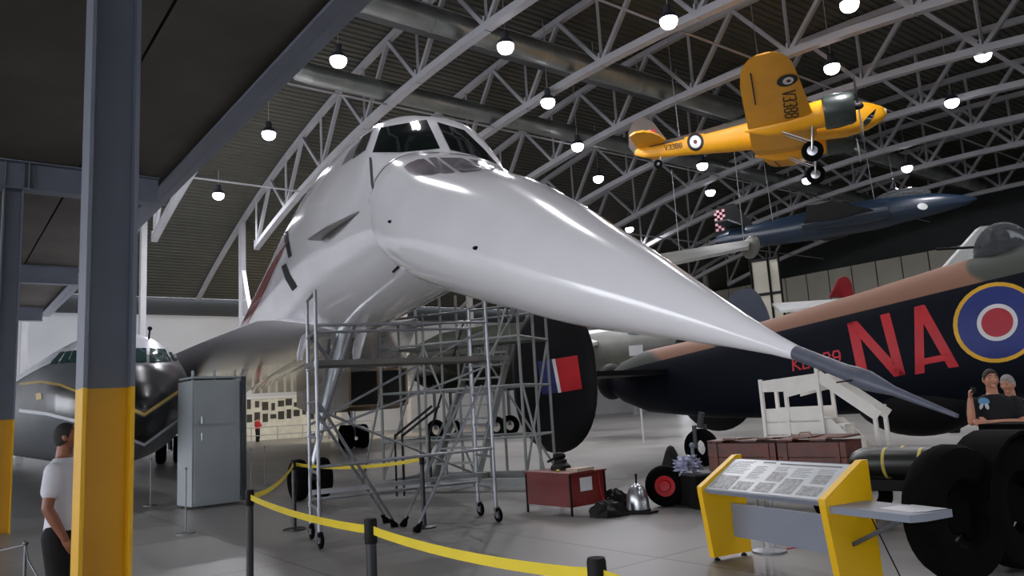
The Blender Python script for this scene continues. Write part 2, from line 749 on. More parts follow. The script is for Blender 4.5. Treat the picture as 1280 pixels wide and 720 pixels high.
# walkway beside the nearer duct
cw = thing('roof_walkway', 'narrow steel walkway with handrails hung beside the nearer duct', 'walkway', AB(s1+1.4, 4, 17.9))
mb = MB()
mb.bar(AB(s1+1.4, 4, 17.9), AB(s1+1.4, 70, 17.9), .9, .08)
mb.build('deck', m_bracket, cw, smooth=False)
for sd in (-.45, .45):
    mb = MB()
    mb.tube(AB(s1+1.4+sd, 4, 18.9), AB(s1+1.4+sd, 70, 18.9), .03, n=5)
    mb.build('handrail', m_steel, cw)
for k in range(33):
    t = 5+k*2
    mb = MB()
    mb.tube(AB(s1+.95, t, 17.9), AB(s1+.95, t, 18.9), .025, n=5)
    mb.build('railing_post', m_steel, cw)

# ------------------------------------------------------------------ bay lamps
m_lampglow = M('lamp_glow', (250, 244, 255), emis=9, var=0)
m_lamphood = M('lamp_housing', (70, 72, 80), rough=.4, metal=.5)
lamps = [(423, 77), (336, 169), (273, 245), (836, 28), (685, 129), (632, 60), (1062, 7), (1040, 86), (1229, 70), (748, 224),
         (888, 241), (1009, 226), (1190, 129), (1134, 211), (878, 208), (722, 184), (787, 287), (1118, 243)]
where = ['left of the cockpit roof, highest of the left three', 'middle of the three left of the airliner', 'lowest of the three left of the airliner',
         'large in the top middle, left of the yellow aircraft', 'right of the cockpit on the second truss', 'small, above the cockpit beside the duct',
         'at the top edge above the yellow propeller', 'just above the yellow aircraft propeller', 'at the top right beside the spot camera',
         'just over the white nose, middle', 'under the yellow fuselage, lower right one', 'below the yellow aircraft wheels', 'far right under the trusses',
         'small, above the blue jet nose', 'small, hidden close under the yellow fuselage', 'small, left of the yellow aircraft tail',
         'smallest, low beside the white nose', 'small, above the blue jet canopy']
lp0 = None
LMPS = []
OFF = ((18, 6), (11, 8), (11, 18), (0, 14), (0, 26), (-8, 6), (-10, 20))  # unseen bay lamps added around the viewer for their light
OFL = ['over the mezzanine edge, out of view', 'above the viewer, out of view, left one', 'above the viewer, out of view, right one', 'behind the viewer, out of view, left one',
       'behind the viewer, out of view, right one', 'farthest behind the viewer on the left, out of view', 'farthest behind the viewer on the right, out of view']
spots = [(atz(x, y, 15.9 if k != 17 else 14.0), (x, y), 'round glowing bay lamp, '+where[k], 1) for k, (x, y) in enumerate(lamps)]
spots += [(AB(s, t, 15.45), None, 'round glowing bay lamp '+OFL[k], 0) for k, (s, t) in enumerate(OFF)]
for P, pxy, lab, vis in spots:
    sP = P.dot(uA)
    if not pxy:
        P = V((P.x, P.y, min(P.z, deck_z(sP)-1.7)))
    if pxy and deck_z(sP)-1.5 < P.z:
        P = atz(pxy[0], pxy[1], deck_z(sP)-1.5)
        sP = P.dot(uA)
    if lp0 is None:
        lp0 = thing('bay_lamp', lab, 'lamp', P, 0, 'hanging bay lamps')
        mb = MB()
        mb.lathe([(.02, -.25), (.14, -.235), (.24, -.18), (.31, -.09), (.335, 0), (.345, .06), (.335, .12)], P, (0, 0, 1), n=24)
        mb.build('lens', m_lampglow, lp0)
        mb = MB()
        mb.lathe([(.36, .121), (.30, .30), (.16, .40), (.15, .70), (.03, .75)], P, (0, 0, 1), n=20)
        mb.build('housing', m_lamphood, lp0)
        lc_ = lp0
    else:
        lc_ = copy_tree(lp0)
        lc_.location = P
        lc_['label'] = lab
        WM[lc_.name] = Matrix.Translation(P)
    LMPS.append((lc_, P, sP))
    area('bay_lamp_light', P-V((0, 0, .29)), .5, LAMP_W*((1.3 if pxy[0] < 700 else .6) if pxy else .5), (.96, .95, 1), (0, 0, -1))
for lc_, P, sP in LMPS:
    mb = MB()
    mb.tube(P+V((0, 0, .74)), V((P.x, P.y, deck_z(sP)-.02)), .02, n=5)
    mb.build('suspension_rod', m_steel, lc_)

# ================================================================== the white supersonic airliner
aF = R(23)
Fd = V((math.sin(aF), -math.cos(aF), 0))      # forward
St = V((-math.cos(aF), -math.sin(aF), 0))     # starboard (towards the viewer's left)
Q0 = V((2.89, 1.23, 0))


def CL(u, lat, z):
    return Q0 - Fd*u + St*lat + V((0, 0, z))


m_white = M('airliner_white_gloss', (248, 246, 250), rough=.16, var=.03, scale=.8, coat=.6)
m_glassd = M('cockpit_glass', (10, 22, 24), rough=.04, var=.3, scale=1.5, spec=.9, coat=1)
m_visor = M('visor_glass', (150, 142, 148), rough=.12, var=.2, scale=2, spec=.8, coat=.6)
m_black = M('matt_black', (7, 7, 8), spec=.25, rough=.6, var=.3)
m_grey = M('mid_grey_paint', (120, 122, 126), rough=.4, var=.08)
m_redst = M('cheatline_red', (150, 34, 40), rough=.2, coat=.5)
m_rub = M('tyre_rubber', (10, 10, 10), spec=.08, rough=.95, var=.3, scale=6)
m_chrome = M('bare_aluminium', (186, 190, 194), rough=.28, metal=.9, var=.06, scale=3)

air = thing('supersonic_airliner', 'huge white delta-winged airliner with a long drooped needle nose pointing at the lectern', 'aircraft', CL(20, 0, 0))


def interp(tab, x):
    if x <= tab[0][0]:
        return tab[0][1:]
    for a, b in zip(tab[:-1], tab[1:]):
        if x <= b[0]:
            f = (x-a[0])/(b[0]-a[0])
            return tuple(p+(q-p)*f for p, q in zip(a[1:], b[1:]))
    return tab[-1][1:]


def smooth_tab(tab, x):
    # average of linear samples, rounds the kinks
    e = .18
    acc = [interp(tab, x+d) for d in (-e, -e/2, 0, e/2, e)]
    return tuple(sum(v)/5 for v in zip(*acc))


# u, top z, z of widest point, bottom z, half width, exponent of upper half
FT = [(9.40, 4.98, 4.15, 3.28, 1.03, 2.9), (9.70, 5.42, 4.25, 3.28, 1.06, 2.9), (10.05, 5.80, 4.32, 3.28, 1.09, 2.75), (10.5, 5.95, 4.4, 3.28, 1.13, 2.65),
      (11.5, 6.16, 4.55, 3.28, 1.22, 2.5), (13, 6.38, 4.72, 3.28, 1.32, 2.35), (15, 6.52, 4.88, 3.29, 1.40, 2.2), (18, 6.58, 4.93, 3.3, 1.44, 2.1), (22, 6.6, 4.95, 3.3, 1.44, 2),
      (45, 6.6, 4.95, 3.3, 1.44, 2), (62, 6.5, 5.9, 5.3, .3, 2)]


def fsec(u, n=56, grow=0.0):
    zt, zc, zb, a, ex = interp(FT, u)
    a += grow
    r = []
    for k in range(n):
        th = 2*PI*k/n
        c, s = math.cos(th), math.sin(th)
        e = ex if s > 0 else 2.0
        x = a*math.copysign(abs(c)**(2/e), c)
        h = (zt-zc if s > 0 else zc-zb)+grow
        z = zc + h*math.copysign(abs(s)**(2/e), s)
        r.append(CL(u, x, z))
    return r


us = [9.40, 9.48, 9.58, 9.7, 9.88, 10.05, 10.2, 10.5, 11, 11.5, 12, 13, 14, 15, 16.5, 18, 20, 22, 26, 30, 35, 40, 45, 50, 54, 58, 62]
fus = MB()
fus.loft([fsec(u) for u in us])
# rear slab of nose radii; axis straight from root to tip
TIP = V((1.583, 4.309, 1.80))
ROOT = CL(9.5, 0, 4.35)
axn = (TIP-ROOT)
LN = axn.length
axn.normalize()
upn = St.cross(axn)
if upn.z < 0:
    upn = -upn
NT = [(-.10, .68, 1.02, 1.04), (.0, .675, 1.03, 1.04), (.3, .67, 1.03, 1.03), (.51, .635, 1.02, 1.01), (.87, .59, 1.0, .97), (1.2, .585, .96, .93), (1.54, .60, .917, .88), (2.05, .60, .85, .80), (2.56, .585, .78, .725),
      (3.07, .53, .70, .645), (3.59, .475, .63, .57), (4.1, .40, .55, .49), (4.61, .335, .457, .405), (5.12, .262, .345, .31), (5.64, .178, .235, .21),
      (6.15, .10, .13, .115), (6.5, .055, .065, .06), (LN, .042, .042, .042)]


def nsec(s, n=56, grow=0.0):
    u_, d_, a_ = interp(NT, s)
    u_ += grow
    d_ += grow
    a_ += grow
    b_2 = (u_+d_)/2
    c = ROOT + axn*s + upn*(u_-d_)/2
    ex = 2.0 + max(0, .7-s*.45)
    r = []
    for k in range(n):
        th = 2*PI*k/n
        cc, s2_ = math.cos(th), math.sin(th)
        e = ex if s2_ > 0 else 2.0
        r.append(c + St*(a_*math.copysign(abs(cc)**(2/e), cc)) + upn*(b_2*math.copysign(abs(s2_)**(2/e), s2_)))
    return r


nz = MB()
ns = [-.10, 0, .15, .3, .5, .75, 1.02, 1.3, 1.54, 1.8, 2.05, 2.3, 2.56, 2.8, 3.07, 3.3, 3.59, 3.85, 4.1, 4.35, 4.61, 4.87, 5.12, 5.4, 5.64, 5.9, 6.15, 6.35, 6.5, LN]
nz.loft([nsec(s) for s in sorted(ns+[.87, 1.2, .62, .4])])
fus_o = fus.build('fuselage', m_white, air, ang=50)
nos_o = nz.build('drooped_nose', m_white, air, ang=50)
fb, nb = fus.bvh(), nz.bvh()
# seam, pitot probe
mb = MB()
mb.loft([nsec(-.03, grow=.004), nsec(.0, grow=.004)], caps=False)
mb.build('nose_seam', M('seam_grey', (88, 86, 90), rough=.6), air)
decal('nose_seam', [[(462, 197), (464.5, 197), (467, 228), (472, 254), (469, 252), (464, 230)]], fb, MATS['seam_grey'], air)
pe = V((1.9686, 3.4007, 1.4178))
pdv = pe-TIP
pr = MB()
pr.lathe([(.043, -.03), (.041, .15), (.042, .35), (.050, .42), (.052, .5), (.040, .57), (.024, .66), (.018, .8), (.010, 1.0), (.003, 1.0)],
         TIP, pdv.normalized(), n=20)
m_probe = M('probe_grey', (92, 96, 110), rough=.42, var=.12, scale=12)
prb = pr.build('pitot_probe', m_probe, air)
pr = MB()
q = TIP+pdv.normalized()*.47
pr.tube(q-V((.03, 0, 0)), q-V((.13, -.02, .01)), .004, n=6)
pr.build('probe_vane', m_black, prb)

# windscreen, visor and side windows
decal('windscreen', [[(476, 160), (533, 150), (550, 186), (500, 191), (466, 191)]], fb, m_glassd, air)
decal('windscreen', [[(546, 153), (580, 163), (604, 186), (622, 206), (590, 194), (563, 188)]], fb, m_glassd, air)
decal('side_window', [[(466, 163), (457, 188), (441, 199), (446, 187), (454, 171)]], fb, m_glassd, air)
decal('side_window', [[(452, 174), (440, 198), (427, 207), (437, 189)]], fb, M('window_blind_grey', (128, 126, 128), rough=.4), air)
decal('visor_pane', [[(505, 209), (512, 204), (522, 200), (530, 199), (545, 210), (551, 216), (540, 219), (520, 219), (511, 215)]], nb, m_visor, air)
decal('visor_pane', [[(535, 198), (545, 197), (569, 216), (553, 217)]], nb, m_visor, air)
decal('visor_pane', [[(549, 197.5), (578, 198), (605, 213), (576, 216)]], nb, m_visor, air)
decal('visor_pane', [[(586, 199), (606, 203), (626, 212), (610, 213)]], nb, m_visor, air)
# black bands round the fuselage, strake, vents and vanes
decal('black_band', [[(355, 281), (359, 279), (361, 298), (365, 320), (361, 323), (356, 302)]], fb, m_black, air)
decal('black_band', [[(352, 333), (358, 329), (363, 343), (372, 358), (366, 364), (357, 349)]], fb, m_black, air)
decal('dark_vent', [ell(488, 315, 7, 3.2, .6)], nb if nb.ray_cast(CAM, ray(488, 315).normalized())[0] is not None and False else fb, m_black, air)
mb = MB()


def onf(x, y, bv, off=0.0):
    h, n, i, d = bv.ray_cast(CAM, ray(x, y).normalized())
    return (h + n*off, n) if h is not None else (None, None)


A_, nA = onf(457, 257, fb)
B_, nB = onf(402, 299, fb)
if A_ and B_:
    mid = A_.lerp(B_, .55)
    out = (St*.8+V((0, 0, -.25))).normalized()
    up2 = V((0, 0, .012))
    pts = [A_-St*.08, A_.lerp(B_, .45)+out*.26, A_.lerp(B_, .8)+out*.34, B_+out*.06, B_-St*.12]
    mb.prism([p-up2 for p in pts], up2*2)
    mb.build('nose_strake', M('strake_grey', (128, 124, 120), rough=.35, var=.1), air)
for (x, y, bv, dx, dy) in ((488, 277, nb, 4, 7), (595, 310, nb, -4, 0)):
    P_, n_1 = onf(x, y, bv)
    if P_:
        mb = MB()
        mb.sph(P_, (.035, .035, .02), rot=None)
        mb.tube(P_, P_+n_1*.06+V((.02, 0, -.05)), .012)
        mb.build('air_data_vane', m_black, air)
mb = MB()
P_, n_1 = onf(476, 330, fb)
decal('panel_mark', [[(499, 330), (501, 332), (492, 341), (490, 339)]], fb, m_black, air, maxlen=4)
# door outline, red cheatline along the side
ring_ = []
chs = MB()
for sgn in (1, -1):
    rr = []
    for u in [15.5+k*1.5 for k in range(28)]:
        zt, zc, zb, a, ex = interp(FT, u)
        hgt = min(1, (u-15.5)/5)*.30+.02
        sec = []
        for zz in [5.15+hgt*(j/5-.5)*1.6 for j in range(6)]:
            h = (zt-zc) if zz > zc else zc-zb
            x = a*math.sqrt(max(0, 1-((zz-zc)/h)**2))
            sec.append(CL(u, sgn*(x+.012), zz))
        rr.append(sec)
    chs.loft(rr, caps=False, closed=False)
chs.build('red_cheatline', m_redst, air)
# delta wings (ogival leading edge), each a part
def wing(sgn):
    le = [(15.9, .85, 3.5), (16.4, 1.25, 3.62), (16.9, 1.55, 3.72), (17.6, 1.84, 3.79), (19.3, 2.25, 3.8), (22.3, 2.95, 3.8), (27, 4.0, 3.78), (31, 5.1, 3.74), (36, 7.2, 3.66), (42, 10.0, 3.5), (47, 12.2, 3.35), (50, 12.7, 3.3)]
    rings = []
    for u, lt, zl in le:
        ch_ = 50.5-u
        # section across the fuselage: from the root to the leading edge
        sec = []
        root = .2
        zu, zl_ = 4.35 if u > 16 else 4.2, 3.28
        N1 = 12
        top_, bot_ = [], []
        th = min(.5, .03+max(0, u-17)*.05)
        for k in range(N1+1):
            f = k/N1
            x = root+(lt-root)*f
            top_.append((x, zl+(.62*th*1.6)*(1-f**2.2)+.01))
            bot_.append((x, zl-(zl-min(zl, 3.36))*(1-f**2.5)-.01))
        sec = top_+bot_[::-1]
        rings.append([CL(u, sgn*x, z) for x, z in sec])
    w_ = MB()
    w_.loft(rings)
    # swept-back trailing edge closing wedge
    return w_


for sgn in (1, -1):
    ww = wing(sgn)
    ww.build('wing', m_white, air, ang=30)
# engine nacelles under the wing, fin
for sgn in (1, -1):
    mb = MB()
    for k in (0, 1):
        pass
    rg = []
    for u, zz, hh in ((33, 2.75, 1.6), (35, 2.7, 1.8), (44, 2.7, 1.8), (51, 2.9, 1.2)):
        rg.append([CL(u, sgn*(4.3+dx), zz+dz*hh/2) for dx, dz in ((-1.3, -1), (1.3, -1), (1.3, 1), (-1.3, 1))])
    mb.loft(rg)
    na = mb.build('engine_nacelle', M('nacelle_brown_reflection', (120, 98, 72), rough=.35, metal=.3, var=.2), air, smooth=False)  # brownish reflection put into the nacelle's base colour
    mb = MB()
    for dx in (-.63, .63):
        mb.bar(CL(32.97, sgn*(4.3+dx), 2.02), CL(32.97, sgn*(4.3+dx), 3.45), 1.12, .04, Fd)
    mb.build('air_intake', m_black, na, smooth=False)
    mc = CL(38, sgn*4.1, 0)
    mb = MB()
    mb.tube(mc+V((0, 0, .5)), mc+V((0, 0, 2.2)), .12)
    mb.tube(mc+V((0, 0, 1.2)), CL(39.5, sgn*4.1, 2.0), .06)
    mb.tube(CL(37.3, sgn*4.1, .5), CL(38.7, sgn*4.1, .5), .09)
    lg_ = mb.build('main_gear_leg', m_chrome, air)
    for du in (-.7, .7):
        for dl_ in (-.35, .35):
            mb = MB()
            mb.wheel(CL(38+du, sgn*4.1+dl_, .58), St, .58, .38, .5)
            mb.build('main_wheel', m_rub, air)
mb = MB()
mb.prism([CL(44, -.12, 6.4), CL(50, -.12, 9.4), CL(54, -.12, 11.8), CL(57.5, -.12, 11.8), CL(60, -.12, 6.6)], St*.24)
mb.build('tail_fin', m_white, air, smooth=False)

# nose undercarriage: leg, drag struts, twin wheels, bay doors
W1, W2 = atz(373, 600, .40), atz(402, 597, .40)
g = W1.lerp(W2, .5)
ug = -(g-Q0).dot(Fd)
gm = MB()
gc = CL(ug, .35, 0)
topg = CL(ug+.1, .25, 3.4)
axg = (W2-W1).normalized()
mb = MB()
mb.tube(g, g.lerp(topg, .45), .07)
mb.tube(g.lerp(topg, .4), topg, .12)
mb.tube(W1-axg*.05, W2+axg*.05, .06)
leg = mb.build('nose_gear_leg', m_chrome, air)
mb = MB()
mb.tube(g.lerp(topg, .35), CL(ug+1.6, .3, 3.35), .05)
mb.tube(g.lerp(topg, .35), CL(ug-1.5, .3, 3.35), .05)
mb.tube(g.lerp(topg, .75)+V((0, 0, 0)), CL(ug, 1.0, 3.35), .045)
mb.build('drag_strut', m_grey, leg)
for q in (W1, W2):
    mb = MB()
    mb.wheel(q, axg, .40, .26, .5)
    t_ = mb.build('nose_wheel', m_rub, air)
    mb = MB()
    mb.lathe([(.03, -.10), (.2, -.08), (.2, .08), (.03, .10)], q, axg, n=20)
    mb.build('wheel_hub', m_grey, t_)
for dl in (-.15, 1.0):
    mb = MB()
    mb.prism([CL(ug-.5, dl, 3.3), CL(ug+.5, dl, 3.3), CL(ug+.45, dl+.1, 2.95), CL(ug+.25, dl+.12, 2.75), CL(ug-.25, dl+.12, 2.75), CL(ug-.45, dl+.1, 2.95)], St*.05)
    mb.build('bay_door', m_white, air, smooth=False)

# ================================================================== the dark bomber on the right
dL = V((.66, -.75, 0)).normalized()
nL = V((-dL.y, dL.x, 0))*-1               # towards viewer
if nL.y > 0:
    nL = -nL
BC = V((3.5, 20.2, 0))


def LB(s, lat, z):
    return BC + dL*s + nL*lat + V((0, 0, z))


m_bomb = M('bomber_camouflage', (122, 96, 84), spec=.12, rough=.6, var=.05, scale=.5)
nt, N_, L_, b_ = mnodes(m_bomb)
tc = N_.new('ShaderNodeTexCoord')
gz = N_.new('ShaderNodeSeparateXYZ')
L_.new(tc.outputs['Object'], gz.inputs[0])
nz_ = N_.new('ShaderNodeTexNoise')
nz_.inputs['Scale'].default_value = .8
nz_.inputs['Detail'].default_value = 1
L_.new(tc.outputs['Object'], nz_.inputs['Vector'])
ds = N_.new('ShaderNodeVectorMath')
ds.operation = 'DOT_PRODUCT'
ds.inputs[1].default_value = (dL.x, dL.y, .9)
L_.new(tc.outputs['Object'], ds.inputs[0])
m1 = N_.new('ShaderNodeMath')
m1.operation = 'MULTIPLY_ADD'
m1.inputs[1].default_value = 1.6
L_.new(nz_.outputs['Fac'], m1.inputs[0])
L_.new(ds.outputs['Value'], m1.inputs[2])
m2 = N_.new('ShaderNodeMath')
m2.operation = 'DIVIDE'
m2.inputs[1].default_value = 20
L_.new(m1.outputs[0], m2.inputs[0])
cr_ = N_.new('ShaderNodeValToRGB')
cr_.color_ramp.interpolation = 'LINEAR'
cg, cb_ = (*lin((74, 78, 72)), 1), (*lin((138, 102, 84)), 1)
els = cr_.color_ramp.elements
els[0].position = 0
els[0].color = cg
els[1].position = 1
els[1].color = cg
for pos, cc1 in ((.185, cg), (.19, cb_), (.27, cb_), (.275, cg), (.345, cg), (.35, cb_), (.605, cb_), (.61, cg)):
    e_ = els.new(pos)
    e_.color = cc1
L_.new(m2.outputs[0], cr_.inputs['Fac'])
# demarcation height rises towards the nose: z - (a + b*s); object axes: x east, y north, s along dL
dt = N_.new('ShaderNodeVectorMath')
dt.operation = 'DOT_PRODUCT'
dt.inputs[1].default_value = (dL.x, dL.y, 0)
L_.new(tc.outputs['Object'], dt.inputs[0])
ma = N_.new('ShaderNodeMath')
ma.operation = 'MULTIPLY_ADD'
ma.inputs[1].default_value = -.105
ma.inputs[2].default_value = -2.42
L_.new(dt.outputs['Value'], ma.inputs[0])
sm = N_.new('ShaderNodeMath')
sm.operation = 'ADD'
L_.new(gz.outputs['Z'], sm.inputs[0])
L_.new(ma.outputs[0], sm.inputs[1])
st = N_.new('ShaderNodeMath')
st.operation = 'GREATER_THAN'
st.inputs[1].default_value = 0
L_.new(sm.outputs[0], st.inputs[0])
mxx = N_.new('ShaderNodeMixRGB')
mxx.inputs[1].default_value = (*lin((12, 17, 28)), 1)
L_.new(st.outputs[0], mxx.inputs[0])
L_.new(cr_.outputs['Color'], mxx.inputs[2])
L_.new(mxx.outputs[0], b_.inputs['Base Color'])
m_night = M('bomber_black', (5, 6, 9), spec=.2, rough=.6, var=.25)

bom = thing('heavy_bomber', 'old heavy bomber in black and brown camouflage lettered NA beside a large roundel', 'aircraft', BC)
# s, top, bottom, half width
BT = [(-1.2, 2.35, 1.75, .30), (-.8, 2.6, 1.5, .42), (0, 2.83, 1.22, .55), (2, 3.0, 1.02, .72), (3.5, 3.18, .98, .80), (5.8, 3.5, 1.02, .85), (7.7, 3.8, 1.16, .88), (10, 4.05, 1.25, .9), (13, 4.25, 1.3, .9), (16, 4.4, 1.35, .9)]
rings = []
bz = [-1.2, -1, -.8, -.4, 0, 1, 2, 3, 3.5, 4.5, 5.8, 6.8, 7.7, 9, 10, 11.5, 13]


def bsec(s, grow=0.):
    zt, zb, a = interp(BT, s)
    out = []
    for k in range(40):
        th = 2*PI*k/40
        c, q = math.cos(th), math.sin(th)
        out.append(LB(s, (a+grow)*math.copysign(abs(c)**.78, c), (zt+zb)/2+((zt-zb)/2+grow)*math.copysign(abs(q)**.85, q)))
    return out


bf = MB()
bf.loft([bsec(s) for s in bz])
bf.build('fuselage', m_bomb, bom, ang=50)
bb = bf.bvh()
# rear turret
mb = MB()
mb.sph(LB(-1.35, 0, 2.1), (.42, .42, .5))
mb.build('rear_turret', m_night, bom)
# radome under the belly
mb = MB()
mb.sph(LB(6.6, 0, 1.32), (1.25, .62, .78), rot=Matrix.Rotation(math.atan2(dL.y, dL.x), 3, 'Z'), n=28, m_=16)
mb.build('belly_radome', m_night, bom)
# tailplane, twin fins
for sg in (1, -1):
    mb = MB()
    mb.prism([LB(-.5, sg*.3, 2.15), LB(1.1, sg*.3, 2.15), LB(.95, sg*3.3, 2.15), LB(-.25, sg*3.3, 2.15)], (0, 0, .12))
    mb.build('tailplane', m_night, bom, smooth=False)
    rg = []
    cz = 2.22 if sg > 0 else 2.3
    prof = []
    for k in range(40):
        th = 2*PI*k/40
        prof.append((1.42*math.cos(th)*(1 if math.sin(th) < 0 else 1), 1.78*math.copysign(abs(math.sin(th))**.75, math.sin(th))))
    for dx, gsc in ((-.11, .86), (-.06, .97), (0, 1), (.06, .97), (.11, .86)):
        rg.append([LB(-.28+x*gsc, sg*3.3+dx, cz+z*(gsc if abs(z) > 1.2 else gsc)) for x, z in prof])
    mb = MB()
    mb.loft(rg)
    fo = mb.build('tail_fin', m_night, bom)
    if sg > 0:
        finb = mb.bvh()
m_bl = M('flag_blue', (24, 34, 96), rough=.55)
m_wh = M('flag_white', (226, 226, 226), rough=.55)
m_rd = M('flag_red', (190, 22, 34), rough=.55)
decal('fin_flash', [[(672, 452), (690, 449), (698, 491), (678, 493)]], finb, m_bl, bom)
decal('fin_flash', [[(690, 449), (694, 448.5), (702, 490.5), (698, 491)]], finb, m_wh, bom)
decal('fin_flash', [[(694, 448.5), (722, 444), (728, 486), (702, 490.5)]], finb, m_rd, bom)
# roundel and letters
rd_ = .05
m_ylw = M('roundel_yellow', (232, 178, 40), rough=.5)
m_rb = M('roundel_blue', (28, 46, 122), rough=.5)
m_rr = M('roundel_red', (180, 36, 52), rough=.5)
rx, ry, rcx, rcy = 56, 50, 1247, 403
decal('roundel', [ell(rcx, rcy, rx, ry, -.25)], bb, m_ylw, bom, off=.006)
decal('roundel', [ell(rcx, rcy, rx*.9, ry*.9, -.25)], bb, m_rb, bom, off=.010)
decal('roundel', [ell(rcx, rcy, rx*.46, ry*.46, -.25)], bb, m_wh, bom, off=.014)
decal('roundel', [ell(rcx, rcy, rx*.36, ry*.36, -.25)], bb, m_rr, bom, off=.018)
m_let = M('letter_red', (196, 30, 42), rough=.5)
N_p = [[(1059, 404), (1071, 401), (1085, 466), (1073, 470)], [(1059, 404), (1071, 401), (1132, 468), (1118, 471)], [(1100, 394), (1112, 391), (1132, 468), (1120, 470)]]
A_p = [[(1143, 384), (1154, 381), (1156, 466), (1144, 468)], [(1143, 384), (1156, 381), (1199, 458), (1186, 460)], [(1150, 449), (1190, 441), (1190, 449), (1150, 457)]]
decal('squadron_letter', N_p, bb, m_let, bom, off=.007)
decal('squadron_letter', A_p, bb, m_let, bom, off=.007)
decal('serial_number', text_polys('KB889', (991, 449), (8.6, -1.6), (1, 14), .45, .15), bb, m_let, bom, off=.007, maxlen=20)
# mid-upper turret dome with a gun
tc_ = at(1234, 318, 13.2)
uT = (tc_-BC).dot(dL)
tz = interp(BT, uT)[0]
m_dome = M('perspex_dome', (226, 232, 238), rough=.03, var=.2, scale=6, spec=.9)
nt, N_, L_, b_ = mnodes(m_dome)
b_.inputs['Transmission Weight'].default_value = .92
b_.inputs['IOR'].default_value = 1.06
mb = MB()
mb.sph(LB(uT, 0, tz-.08), (.50, .50, .62), n=24, m_=14)
mb.build('gun_turret_dome', m_dome, bom)
mb = MB()
mb.lathe([(.42, 0), (.45, .1), (.30, .25)], LB(uT, 0, tz-.1), (0, 0, 1))
mb.tube(LB(uT, 0, tz+.1), LB(uT-1.1, .1, tz+.24), .025)
mb.build('turret_mounting', m_night, bom)
mb = MB()
mb.sph(LB(uT-.05, 0, tz+.22), (.16, .2, .2))
mb.bar(LB(uT-.3, 0, tz+.1), LB(uT+.25, 0, tz+.12), .3, .14)
mb.build('gunner_seat', M('seat_pale', (190, 196, 210), rough=.6, var=.3, scale=6), bom)
# tail wheel
tw = atz(879, 583, 0)
twc = V((tw.x, tw.y, .42))
mb = MB()
mb.wheel(twc, nL, .42, .26, .4)
twp = mb.build('tail_wheel', m_rub, bom)
mb = MB()
mb.tube(twc+nL*.2, twc+nL*.2+V((0, 0, .5)), .05)
mb.tube(twc-nL*.2, twc-nL*.2+V((0, 0, .5)), .05)
mb.tube(twc+V((0, 0, .45)), V((twc.x, twc.y, 1.2))+dL*.1, .07)
mb.build('tail_wheel_fork', m_bracket, twp)
# wings and engines out of frame ahead: near wing root only
mb = MB()
mb.prism([LB(9.5, 0, 1.7), LB(13, 0, 1.75), LB(13, -9, 2.3), LB(10.5, -9, 2.3)], (0, 0, .35))
mb.build('wing', m_night, bom, smooth=False)

# ================================================================== yellow twin-engined trainer hung from the roof
m_oy = M('trainer_yellow', (226, 158, 8), rough=.45, var=.05, scale=1)
m_camo = M('trainer_brown', (84, 66, 58), rough=.6, var=.15, scale=1.2, rgb2=(64, 66, 60))
m_eng = M('engine_cowl', (44, 54, 50), rough=.35, var=.2)
m_blk = M('marking_black', (20, 18, 22), rough=.6)


def lframe(c, heading, pitch=0, roll=0):
    """x forward, y port, z up; heading measured clockwise from north (+Y)"""
    f = V((math.sin(R(heading)), math.cos(R(heading)), 0))
    l = V((-f.y, f.x, 0))
    m3 = Matrix((f, l, V((0, 0, 1)))).transposed()
    return Matrix.Translation(c) @ m3.to_4x4() @ Matrix.Rotation(R(-pitch), 4, 'Y') @ Matrix.Rotation(R(roll), 4, 'X')


oc = at(942, 166, 32)
TO = lframe(oc, 180-67, 1.0, 2.0)
ox = thing('trainer_aircraft', 'yellow twin-engined trainer aircraft hung under the roof, numbered V3388, wheels down', 'aircraft', oc)
# x, zc, halfwidth, halfheight
OF = [(-5.35, .22, .04, .10), (-5.0, .15, .12, .26), (-4, .08, .22, .36), (-3, .05, .34, .45), (-2, .02, .46, .54), (-1, 0, .56, .64), (0, 0, .62, .74), (1.2, .02, .64, .80), (2.6, -.04, .64, .84),
      (3.6, -.16, .58, .80), (4.4, -.24, .44, .62), (5.0, -.26, .26, .36), (5.3, -.26, .06, .10)]


def osec(x, gr=0):
    zc, a, b = interp(OF, x)
    out = []
    for k in range(32):
        th = 2*PI*k/32
        out.append(V((x, (a+gr)*math.copysign(abs(math.cos(th))**.85, math.cos(th)), zc+(b+gr)*math.copysign(abs(math.sin(th))**.85, math.sin(th)))))
    return out


ofm = MB(TO)
oxs = [-5.35+.2*k for k in range(54)]
ofm.loft([osec(x) for x in oxs])
ofm.build('fuselage', m_oy, ox, ang=60)
obv = ofm.bvh()
# brown upper decking shell
mb = MB(TO)
rg = []
for x in [-4.6+.2*k for k in range(46)]:
    s = osec(x, .012)
    rg.append(s[2:15])
mb.loft(rg, caps=False, closed=False)
mb.build('brown_top_decking', m_camo, ox)
mb = MB(TO)
mb.loft([[V((x, y*a, .66+z*h)) for y, z in ((-1, 0), (-.8, .8), (0, 1), (.8, .8), (1, 0))] for x, a, h in ((-.6, .3, .05), (.1, .42, .42), (1.6, .42, .46), (2.7, .36, .06))])
mb.build('cabin_glazing', m_glassd, ox)
